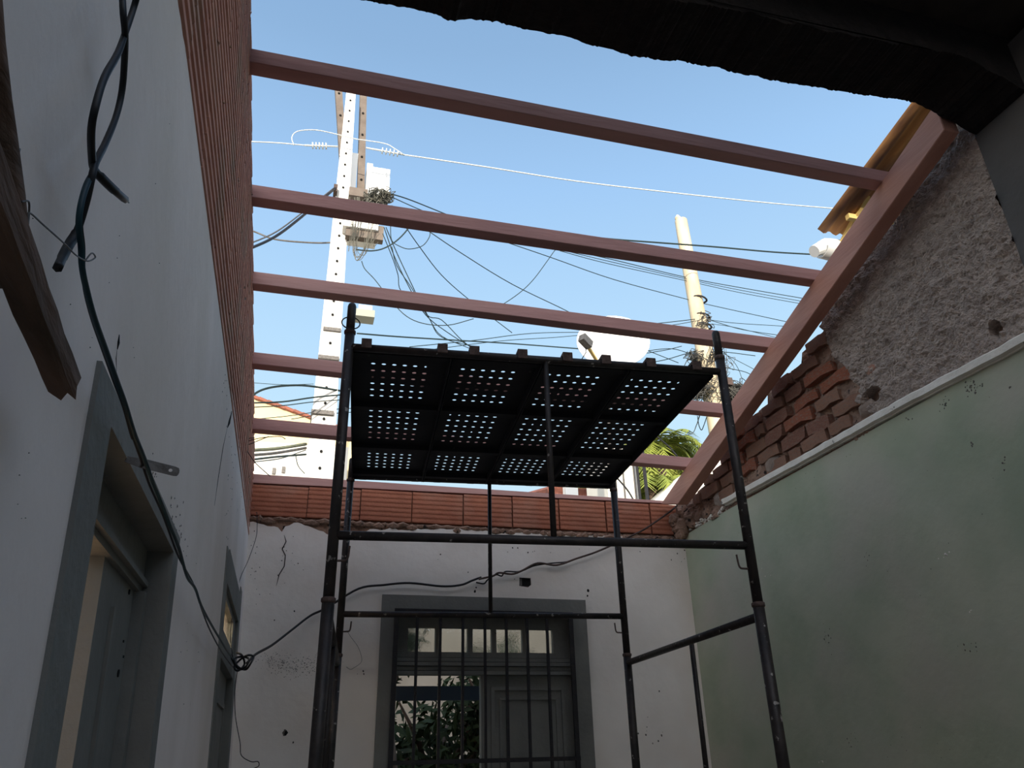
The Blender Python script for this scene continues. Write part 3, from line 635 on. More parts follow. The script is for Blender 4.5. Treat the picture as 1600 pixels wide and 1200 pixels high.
# scaffold decks: perforated steel planks hooked over the top bars
def deck(k, label):
    ua = .035+.3585*k; ub = ua+.3575; ul = ua; ua = .004 if k == 0 else ua; z = 2.915
    t = thing('scaffold_deck', sc((ua+ub)/2, .75, z), label, 'scaffold deck', 'perforated scaffold decks')
    cells_u = [ul+.058+.0415*i for i in range(6)]
    groups = [[.098+.0605*i for i in range(7)], [.625+.0655*i for i in range(6)], [1.125+.050*i for i in range(6)]]
    vs = []; fs = []
    ub0, ub1 = cells_u[0]-.0207, cells_u[-1]+.0207
    def quad(u_a, u_b, v_a, v_b):
        i = len(vs); vs.extend([sc(u_a, v_a, z), sc(u_b, v_a, z), sc(u_b, v_b, z), sc(u_a, v_b, z)]); fs.append((i, i+1, i+2, i+3))
    vprev = 0.01
    for g in groups:
        h = (g[1]-g[0])/2
        quad(ua, ub, vprev, g[0]-h); quad(ua, ub0, g[0]-h, g[-1]+h); quad(ub1, ub, g[0]-h, g[-1]+h); vprev = g[-1]+h
        for v in g:
            for u in cells_u:
                i = len(vs)
                a_, b_, c_, d_ = u-.02075, u+.02075, v-h, v+h
                vs.extend([sc(a_, c_, z), sc(b_, c_, z), sc(b_, d_, z), sc(a_, d_, z)])
                ru = .0093*(1 if random.random() > .06 else .5); rv = .0093
                for q in range(8):
                    an = math.radians(-135+22.5+45*q); vs.append(sc(u+ru*math.cos(an), v+rv*math.sin(an), z))
                H = [i+4+q for q in range(8)]
                # sides: bottom (0-1) uses H0,H1 ; right H2,H3 ; top H4,H5 ; left H6,H7
                fs.append((i, i+1, H[1], H[0])); fs.append((i+1, i+2, H[3], H[2])); fs.append((i+2, i+3, H[5], H[4])); fs.append((i+3, i, H[7], H[6]))
                fs.append((i+1, H[2], H[1])); fs.append((i+2, H[4], H[3])); fs.append((i+3, H[6], H[5])); fs.append((i, H[0], H[7]))
    quad(ua, ub, vprev, 1.49)
    me = bpy.data.meshes.new('perforated_plate'); me.from_pydata([tuple(v) for v in vs], [], fs); me.update()
    bm = bmesh.new(); bm.from_mesh(me); bmesh.ops.remove_doubles(bm, verts=bm.verts, dist=1e-5); bm.to_mesh(me); bm.free()
    pl_ = link('perforated_plate', me, m_deck, t)
    md = pl_.modifiers.new('s', 'SOLIDIFY'); md.thickness = .0025; md.offset = 0
    for uu in (ua+.004, ub-.004):
        B().bar(sc(uu, .01, z-.020), sc(uu, 1.49, z-.020), .004, .038).build('side_rail', m_deck, t)
    for vv in (.045, .545, 1.045, 1.445):
        B().bar(sc(ua+.006, vv, z-.014), sc(ub-.006, vv, z-.014), .035, .024).build('cross_rib', m_deck, t)
    for uu in HU[k]:
        for vv, s_ in ((0, -1), (1.5, 1)):
            q = B(); q.bar(sc(uu-.019, vv, 2.921), sc(uu+.019, vv, 2.921), .046, .012); q.bar(sc(uu-.019, vv+s_*.021, 2.905), sc(uu+.019, vv+s_*.021, 2.905), .007, .034)
            q.build('hook', m_rust, t)
    return t
HU = [(.065, .352), (.475, .664), (.845, 1.003), (1.19, 1.385)]
for k, lab in enumerate(('dark perforated scaffold deck furthest left, beside the left wall', 'dark perforated scaffold deck second from the left wall', 'dark perforated scaffold deck third from the left wall, above the front stub post', 'dark perforated scaffold deck furthest right, beside the green wall')):
    deck(k, lab)
# rags and debris lying on the decks, seen as shapes through the holes
# black cord loop hung on the front-left post
cp = sc(0, 0, 3.0)
pts = []
for k in range(25):
    a = 2*math.pi*k/24; pts.append(cp+Vector((math.cos(a)*.034, -.012+math.sin(a)*.018, math.sin(a)*.036-.005)))
tag(B().tube(pts, .0026, 6).build('cord_loop', m_cable, None, True), 'black cord loop hung around the top of the front left scaffold post', 'cord')

# ================================================================== WIRES IN THE ROOM
def wire(name, pts, r, mt, label, group=None, seg=6, n=6, cat='cable'):
    o = B().tube(smoothpts(pts, n), r, seg).build(name, mt, None, True); return tag(o, label, cat, group)
def zz(L, s=2.857, ox=0, oy=0): return [(ox+a/s, oy+b/s) for a, b in L]
A_ = zz([(545, -40), (550, 60), (558, 150), (556, 260), (545, 400), (518, 520), (470, 640), (430, 720), (412, 780), (385, 900), (345, 1030), (310, 1090), (283, 1140), (258, 1195)])
B_ = zz([(618, -40), (595, 40), (565, 130), (525, 240), (465, 350), (425, 480), (408, 580), (410, 690), (418, 750), (450, 790), (500, 840), (540, 875), (575, 905)])
wire('cable', [onL(x, y, .030+.006*math.sin(i)) for i, (x, y) in enumerate(A_)], [.0037]*(len(A_)*6-5-18)+[.0048]*12+[.0042]*6, m_cable, 'thick black cable with a taped end hanging down the upper left wall', 'twisted pair on the left wall')
wire('cable', [onL(x, y, .038-.006*math.sin(i)) for i, (x, y) in enumerate(B_)], [.0037]*(len(B_)*6-5-20)+[.0047]*10+[.0042]*7+[.0008]*3, m_cable, 'thick black cable twisted round its neighbour, its pointed taped end sticking out to the right', 'twisted pair on the left wall')
G1 = zz([(418, 770), (385, 830), (360, 920), (352, 1010), (362, 1100), (366, 1190)])+zz([(385, 200), (420, 330), (470, 470), (520, 610), (560, 720), (600, 850), (640, 950), (680, 1060), (735, 1195)], 2.857, 0, 380)+zz([(760, 120), (798, 215), (835, 345), (872, 400), (910, 500), (1000, 655), (1040, 715), (1062, 750)], 2.857, 0, 780)
wire('cable', [onL(x, y, .034) if x < 357 else onY(x, y, 3.88) for x, y in G1], .0031, m_teal, 'dark teal cable running down the left wall past the near door to the knot', None)
G2 = zz([(395, 800), (372, 900), (362, 1000), (372, 1100), (372, 1180)])+zz([(378, 200), (410, 330), (458, 470), (508, 612), (552, 730), (588, 860), (600, 880), (628, 960), (665, 1070), (722, 1198)], 2.857, 0, 380)+zz([(750, 130), (800, 262), (868, 390), (900, 490), (940, 590), (990, 682), (1045, 757)], 2.857, 0, 780)
wire('cable', [onL(x, y, .026) if x < 357 else onY(x, y, 3.9) for x, y in G2], .0020, m_cable, 'thinner black cable running beside the teal one down the left wall', None)
# thin tie wire between the timber and the cable
wire('tie_wire', [onL(x, y, .05) for x, y in zz([(95, 900), (130, 905), (125, 1000), (130, 950), (200, 1010), (290, 1090), (340, 1140), (390, 1165), (425, 1150), (410, 1130), (380, 1165)])], .0007, m_hook, 'thin bent tie wire stretching from the old timber to the teal cable', None, 5)
# knot near the far door and on to the back wall
kn = [onY(*q, 3.9+.03*math.sin(q[1])) for q in ((358, 1016), (362, 1028), (368, 1040), (375, 1046), (384, 1042), (389, 1030), (378, 1026), (366, 1030), (372, 1042), (384, 1046), (392, 1036), (396, 1026), (386, 1024), (374, 1032), (366, 1042), (372, 1048), (382, 1038), (378, 1024), (370, 1020))]
wire('cable_knot', kn, .0050, m_cable, 'black knot of twisted cables on the left wall beside the far door', None)
kb = onY(386, 1036, 3.9)
bk = [kb, onY(400, 1022, 4.05), onY(425, 1008, 4.3), onY(455, 985, 4.48), onY(485, 962, 4.57), onY(510, 950, 4.57)]+[onY(x, y, 4.575) for x, y in ((560, 920), (600, 914), (640, 911), (690, 916), (720, 914), (738, 907), (752, 902))]
wire('cable', bk, .0065, m_cable, 'thick black cable running from the knot behind the scaffold posts to above the back door', None)
wire('cable', [onY(x, y, 4.575) for x, y in ((744, 910), (756, 912), (762, 906), (775, 898), (784, 900), (790, 893), (812, 893), (835, 884), (862, 880), (885, 878), (900, 873))], .0045, m_cable, 'black cable strand looping beside the old socket hole above the back door', None)
wire('cable', [onY(x, y, 4.57) for x, y in ((748, 905), (770, 900), (780, 895), (800, 897), (815, 892), (840, 880), (870, 883), (900, 873), (930, 863), (960, 850), (985, 838), (1005, 828), (1025, 815), (1050, 797), (1060, 788), (1068, 783))], .0060, M('dusty_brown_cable', (.10, .065, .055), (.05, .035, .03), 20, .8), 'dusty brown cable rising across the tile course to the right wall corner', None)
wire('thin_wire', [onY(401, 800, 4.55), onY(402, 818, 4.5), onY(400, 840, 4.4), onY(388, 875, 4.25), onY(376, 902, 4.1), onY(366, 940, 3.95), onY(360, 985, 3.88), onY(360, 1000, 3.88), onY(366, 1040, 3.88)], .0018, m_cable, 'thin black wire dropping from the tile corner to the cable knot')
wire('thin_wire', [onY(x, y, 3.9) for x, y in ((371, 1046), (367, 1080), (368, 1120), (375, 1160), (377, 1180), (392, 1190), (403, 1190), (404, 1197), (393, 1202))], .0018, m_cable, 'thin black wire hanging below the cable knot with a curled end')
wire('thin_wire', [onY(x, y, 4.59) for x, y in ((542, 985), (548, 995), (560, 1012), (565, 1033), (552, 1044), (547, 1046), (541, 1042))], .0010, m_cable, 'fine loose wire loop on the back wall beside the scaffold post')
for k, (P, lab) in enumerate(((((372, 698), (385, 690), (410, 684), (437, 682), (446, 686)), 'rusty tie wire sticking out of the left tiles, uppermost of four'), (((372, 697), (390, 694), (405, 688), (420, 682)), 'rusty tie wire bending up over the left tiles'), (((373, 698), (383, 701), (398, 722), (415, 738), (422, 744)), 'rusty tie wire hanging down from the left tiles over the wall plate'), (((370, 700), (374, 692), (384, 686), (398, 684)), 'short rusty tie wire curled at the edge of the left tiles'))):
    wire('tie_wire', [onY(x, y, 3.85) for i, (x, y) in enumerate(P)], .0022, m_rust, lab, 'tie wires at the left tiles', 5, cat='wire')
# galvanised strap fixed above the near door
sa = onL(196, 717, .004); sb_ = onY(280, 738, sa.y+.02)
dv = (sb_-sa).normalized(); nv = Vector((0, 1, 0)).cross(dv).normalized()
def strap():
    L = (sb_-sa).length; hw = .0068; out = []
    P = [(0, -hw*.6), (L*.3, -hw), (L-hw, -hw)]+[(L-hw*.6+hw*.6*math.sin(a), -hw*math.cos(a)) for a in [i*math.pi/6 for i in range(1, 6)]]+[(L-hw, hw), (L*.3, hw), (0, hw*.6)]
    hl = [(L-.012+.0028*math.cos(a), .0028*math.sin(a)) for a in [i*math.pi/4 for i in range(8)]]
    return slab_obj('metal_strap', [P, hl], lambda u, v, d: sa+dv*u+nv*v+Vector((0, d, 0)), .0015, m_hook)
tag(strap(), 'grey flat metal strap with a round hole sticking out above the near door', 'bracket')

# broken timber alongside the left wall
vd = ray(329, 1179).normalized()
def timber():
    e = onL(100, 598, .040)          # broken end
    n = 7; prm = []
    side = vd.cross(Vector((0, 0, 1))).normalized(); upv = side.cross(vd)
    vs = []; fs = []; NS = 26; L = .9
    for i in range(NS+1):
        t = -L*i/NS
        for j in range(10):
            # rectangle profile 5 x 7.5 cm with worn edges
            P = [(-.014, -.024), (0, -.026), (.012, -.024), (.017, -.018), (.017, 0), (.016, .022), (.010, .027), (-.006, .028), (-.016, .022), (-.017, 0)]
            a, b = P[j]; q = e+vd*t+side*a*.55+upv*b*.55
            q += side*noise.noise(q*40)*.0014+upv*noise.noise(q*35+Vector((3, 1, 2)))*.0018
            if i == 0: q += vd*(random.uniform(-.004, .020) if j in (3, 4, 5, 6) else random.uniform(-.012, .008))
            vs.append(q)
    for i in range(NS):
        for j in range(10): a, b = i*10+j, i*10+(j+1) % 10; fs.append((a, b, b+10, a+10))
    c = e-vd*.004; vs.append(c); k = len(vs)-1
    for j in range(10): fs.append((j, k, (j+1) % 10))
    fs.append(tuple(range(NS*10, NS*10+10)))
    o = mesh('broken_timber', vs, fs, m_dark)
    bm = bmesh.new(); bm.from_mesh(o.data); bmesh.ops.recalc_face_normals(bm, faces=bm.faces); bm.to_mesh(o.data); bm.free()
    return o
tag(timber(), 'dark weathered timber with a splintered end jutting along the left wall', 'timber')
# bark-covered post behind the timber, at the very left
P = [(-10, 440), (-2, 380), (-2, 300), (-5, 220), (-10, 150), (-18, 60), (-22, -30)]
wire('bark_post', [onL(x, y, .035) for x, y in P], [.016, .018, .015, .012, .010, .009, .008]+[.012]*30, m_dark, 'rough bark-covered dark post at the far left edge', None, 10, 1, 'post')
q0 = [onL(*q, .03) for q in ((12, 222), (29, 232), (22, 262), (11, 258))]
o = mesh('plastic_scrap', q0+[p+Vector((.0015, 0, 0)) for p in q0], [(0, 1, 2, 3), (7, 6, 5, 4), (0, 4, 5, 1), (1, 5, 6, 2), (2, 6, 7, 3), (3, 7, 4, 0)], M('grey_blue_plastic', (.16, .17, .21), None, rough=.5)); tag(o, 'small grey-blue plastic scrap caught on the bark-covered post', 'scrap')

# ================================================================== OUTSIDE, RIGHT: neighbour's awning, gutter
aw0 = onX(1278, 360, 2.75); aw1 = onX(1425, 163, 2.75)
def awning():
    t = thing('corrugated_awning', (2.9, aw0.y, aw0.z), "neighbour's rusty corrugated roof sheet reaching out beyond the right wall", 'awning')
    dirv = (aw1-aw0); L = 2.4; dirv = dirv/dirv.length
    vs = []; fs = []; nu, nv_ = 72, 12; Wd = 1.2
    for i in range(nu+1):
        u = Wd*i/nu; h = .012*math.cos(2*math.pi*u/.076)
        for j in range(nv_+1):
            vs.append(aw0+dirv*(L*j/nv_)+Vector((u, 0, h-u*.02)))
    for i in range(nu):
        for j in range(nv_): a = i*(nv_+1)+j; fs.append((a, a+1, a+nv_+2, a+nv_+1))
    s_ = mesh('corrugated_sheet', vs, fs, m_awn, t, True); md = s_.modifiers.new('s', 'SOLIDIFY'); md.thickness = .004
    for k, f_ in enumerate((.16, .98)):
        c = aw0+dirv*f_*1.0; B().box(c.x+.085, c.x+1.2, c.y-.012, c.y+.018, c.z-.050, c.z-.018).build('purlin_end', m_yel, t)
    return t
awning()
pa = onX(1347, 322, 2.9); pb_ = onX(1318, 378, 2.9)
tag(B().bar(pa+(pa-pb_)*.3, pb_+(pb_-pa)*.6, .032, .032).build('strut', m_yel), 'yellow lumber strut under the corrugated awning', 'timber')
g0 = onX(1270, 392, 2.75); g1 = onX(1300, 380, 2.75)
gt = thing('rain_gutter', g1, 'white rain gutter end below the corrugated awning', 'gutter')
def gutter():
    c0 = onX(1284, 388, 2.78)
    # half-round trough running away to the right with a cut open end
    vs = []; fs = []; seg = 14
    pts = [(0, c0), (1, c0+Vector((1.2, .15, .02)))]
    for k, p in pts:
        for j in range(seg+1):
            a = math.pi+math.pi*j/seg; vs.append(p+Vector((0, math.cos(a)*.065, math.sin(a)*.055)))
    for j in range(seg): fs.append((j, j+1, seg+2+j, seg+1+j))
    o = mesh('trough', vs, fs, m_wh, gt, True); md = o.modifiers.new('s', 'SOLIDIFY'); md.thickness = .006
    # bent spout
    q = [onY(x_, y_, c0.y) for x_, y_ in ((1340, 392), (1302, 385), (1297, 385), (1290, 384), (1272, 393))]
    B().tube(q, [.045, .045, .047, .045, .036], 14).build('spout', m_wh, gt)
gutter()

# ================================================================== OUTSIDE: utility poles and cables
PY = 10.0
def up_pole():
    bt, tp = onY(498, 748, PY), onY(548, 150, PY)
    dz = (tp-bt)/(tp.z-bt.z)
    base = bt-dz*bt.z
    t = thing('utility_pole', (base.x, PY, 0), 'tall sunlit concrete utility pole with a column of bolt holes', 'utility pole')
    wb_ = (onY(519, 748, PY)-onY(477, 748, PY)).x; wt = (onY(556, 152, PY)-onY(541, 152, PY)).x
    k = (wb_-wt)/(tp.z-bt.z); w0 = wb_+k*bt.z
    tpp = tp+dz*.25
    B().bar(base, tpp, w0, w0*.75, (0, 1, 0), wt*.95, wt*.75).build('shaft', m_conc, t)
    hb = B()
    z_ = bt.z+.1
    while z_ < tp.z:
        c = base+dz*z_; ww = w0-k*z_; hb.tube([(c.x, PY-ww*.40-.012, z_), (c.x, PY-ww*.30, z_)], .022*(.6+.4*ww/w0), 8); z_ += .235
    hb.build('bolt_holes', m_hole, t)['kind'] = 'stuff'
    for (a, b) in (((528, 130), (541, 330)), ((568, 130), (563, 318))):
        p, q = onY(*a, PY+.45), onY(*b, PY+.42)
        o = B().bar(p, q, .12, .12, (0, 1, 0)); br = o.build('steel_arm', m_concd, t)
        h_ = B()
        for i in range(5):
            c = p+(q-p)*(i+.6)/5.5; h_.tube([(c.x, c.y-.075, c.z), (c.x, c.y-.05, c.z)], .02, 8)
        o = h_.build('bolt_holes', m_hole, br); o['kind'] = 'stuff'
    def cb(name, x0, y0, x1, y1, dpt, th, mt):
        a, b = onY(x0, y1, dpt), onY(x1, y0, dpt); return B().box(a.x, b.x, dpt, dpt+th, a.z, b.z).build(name, mt, t)
    cb('transformer_tank', 571, 265, 610, 301, PY+.2, .5, m_wh)
    cb('transformer_lid', 573, 256, 583, 266, PY+.3, .3, m_wh)
    cb('fuse_box', 545, 240, 560, 292, PY+.35, .3, m_wh)
    cb('crossarm', 545, 296, 575, 304, PY-.25, .12, m_concd)
    cb('crossarm', 540, 354, 600, 367, PY-.25, .12, m_concd)
    cb('equipment_shelf', 536, 343, 592, 352, PY-.3, .5, m_wh)
    lm = cb('street_lamp', 545, 485, 586, 491, PY-.3, .22, M('lamp_housing', (.35, .36, .30), None, rough=.5))
    cb('lamp_arm', 560, 478, 582, 486, PY-.25, .12, m_wh)
    cb('clamp', 521, 288, 528, 298, PY-.2, .15, m_rust)
    cb('band', 505, 513, 533, 515, PY-.14, .3, m_hook); cb('band', 497, 557, 530, 559, PY-.16, .35, m_hook); cb('band', 486, 642, 522, 645, PY-.17, .4, m_hook)
    # insulators
    for (x0, y0, x1, y1) in ((476, 227, 528, 229), (572, 231, 632, 242)):
        p, q = onY(x0, y0, PY-.25), onY(x1, y1, PY-.25); ins = B(); ins.tube([p, q], .014, 8)
        for i in range(5):
            c = p+(q-p)*((.24+.10*i) if x0 < 500 else (.42+.10*i)); d_ = (q-p).normalized()*.008; ins.tube([c-d_, c+d_], .055, 10)
        ins.build('insulator', m_alu, t, True)
    # snarl of service drops under the equipment
    rr = random.Random(4); sn = B()
    for i in range(70):
        x0, y0 = rr.uniform(578, 608), rr.uniform(300, 316)
        P = [onY(x0+rr.uniform(-14, 10), y0+rr.uniform(-10, 8), PY-.3+rr.uniform(-.25, .25)) for _ in range(5)]
        sn.tube(smoothpts(P, 4), .006, 4)
    for i in range(14):
        x0 = rr.uniform(546, 600); P = [onY(x0, 308, PY-.4), onY(x0+rr.uniform(-4, 4), 340, PY-.45), onY(x0+rr.uniform(-10, 2), rr.uniform(365, 400), PY-.45), onY(x0+rr.uniform(-6, 10), rr.uniform(340, 385), PY-.45)]
        sn.tube(smoothpts(P, 5), .0045, 4)
    for i in range(6):
        a = rr.uniform(548, 556); P = [onY(a, 350, PY-.4), onY(a+2, 385, PY-.4), onY(a+6, rr.uniform(396, 408), PY-.4), onY(a+16, 396, PY-.4), onY(a+26, 370, PY-.4)]
        sn.tube(smoothpts(P, 5), .0045, 4)
    o = sn.build('wire_snarl', M('dusty_wire_bundle', (.16, .15, .12), (.06, .06, .05), 3, .8), t); o['kind'] = 'stuff'
up_pole()
P2Y = 12.0
def up_pole2():
    L0, R0 = onY(1056, 350, P2Y), onY(1073, 350, P2Y); bt = onY(1113, 620, P2Y); tp = onY(1064, 345, P2Y)
    dz = (tp-bt)/(tp.z-bt.z); base = bt-dz*bt.z; r_t = (R0-L0).x/2
    t = thing('utility_pole', (base.x, P2Y, 0), 'old yellowish round utility pole with a chipped top, wrapped in wires', 'utility pole')
    n = 14; pts = [base+dz*(tp.z*i/n) for i in range(n+1)]; rs = [r_t*1.9-(r_t*.9)*i/n for i in range(n+1)]
    B().tube(pts, rs, 14).build('shaft', m_wpole, t, True)
    for (dx, hh_) in ((-.07, .16), (.06, .10), (.02, .05)):
        rock('chipped_top', tp+Vector((dx, 0, hh_*.3)), .08, m_wpole, None, dx*30, (.8, .8, 1)).parent = t
    for o in t.children:
        if o.name.startswith('chipped'): o.matrix_parent_inverse = Matrix.Translation(-Vector(t.location))
    for zpx, rr_ in ((470, 1.0), (497, 1.05), (512, 1.1)):
        c = onY(1092+(zpx-480)*.17, zpx, P2Y)
        B().tube([c+Vector((math.cos(a)*r_t*1.35, math.sin(a)*r_t*1.35, .02*math.sin(a*2))) for a in [i*math.pi/8 for i in range(17)]], .02, 6).build('wire_band', m_bar, t)
    rr = random.Random(12); sn = B()
    def cl(x, y, sx_, sy_, n_, rad, cnt=6):
        for i in range(n_):
            P = [onY(x+rr.gauss(0, sx_), y+rr.gauss(0, sy_), P2Y+rr.uniform(-.5, .5)) for _ in range(cnt)]
            sn.tube(smoothpts(P, 4), rad, 4)
    cl(1098, 500, 7, 8, 10, .008); cl(1088, 556, 9, 6, 20, .007); cl(1112, 555, 7, 8, 14, .007)
    cl(1080, 607, 11, 10, 50, .007); cl(1100, 605, 12, 12, 30, .007); cl(1147, 614, 10, 8, 70, .008); cl(1128, 575, 10, 18, 8, .005)
    o = sn.build('wire_snarl', M('dark_wire_bundle', (.05, .05, .05), (.12, .11, .09), 3, .8), t); o['kind'] = 'stuff'
    jb = B(); a, b = onY(1134, 600, P2Y-.3), onY(1144, 590, P2Y-.3); jb.box(a.x, b.x, P2Y-.3, P2Y-.1, a.z, b.z); jb.build('junction_box', m_rust, t)
up_pole2()
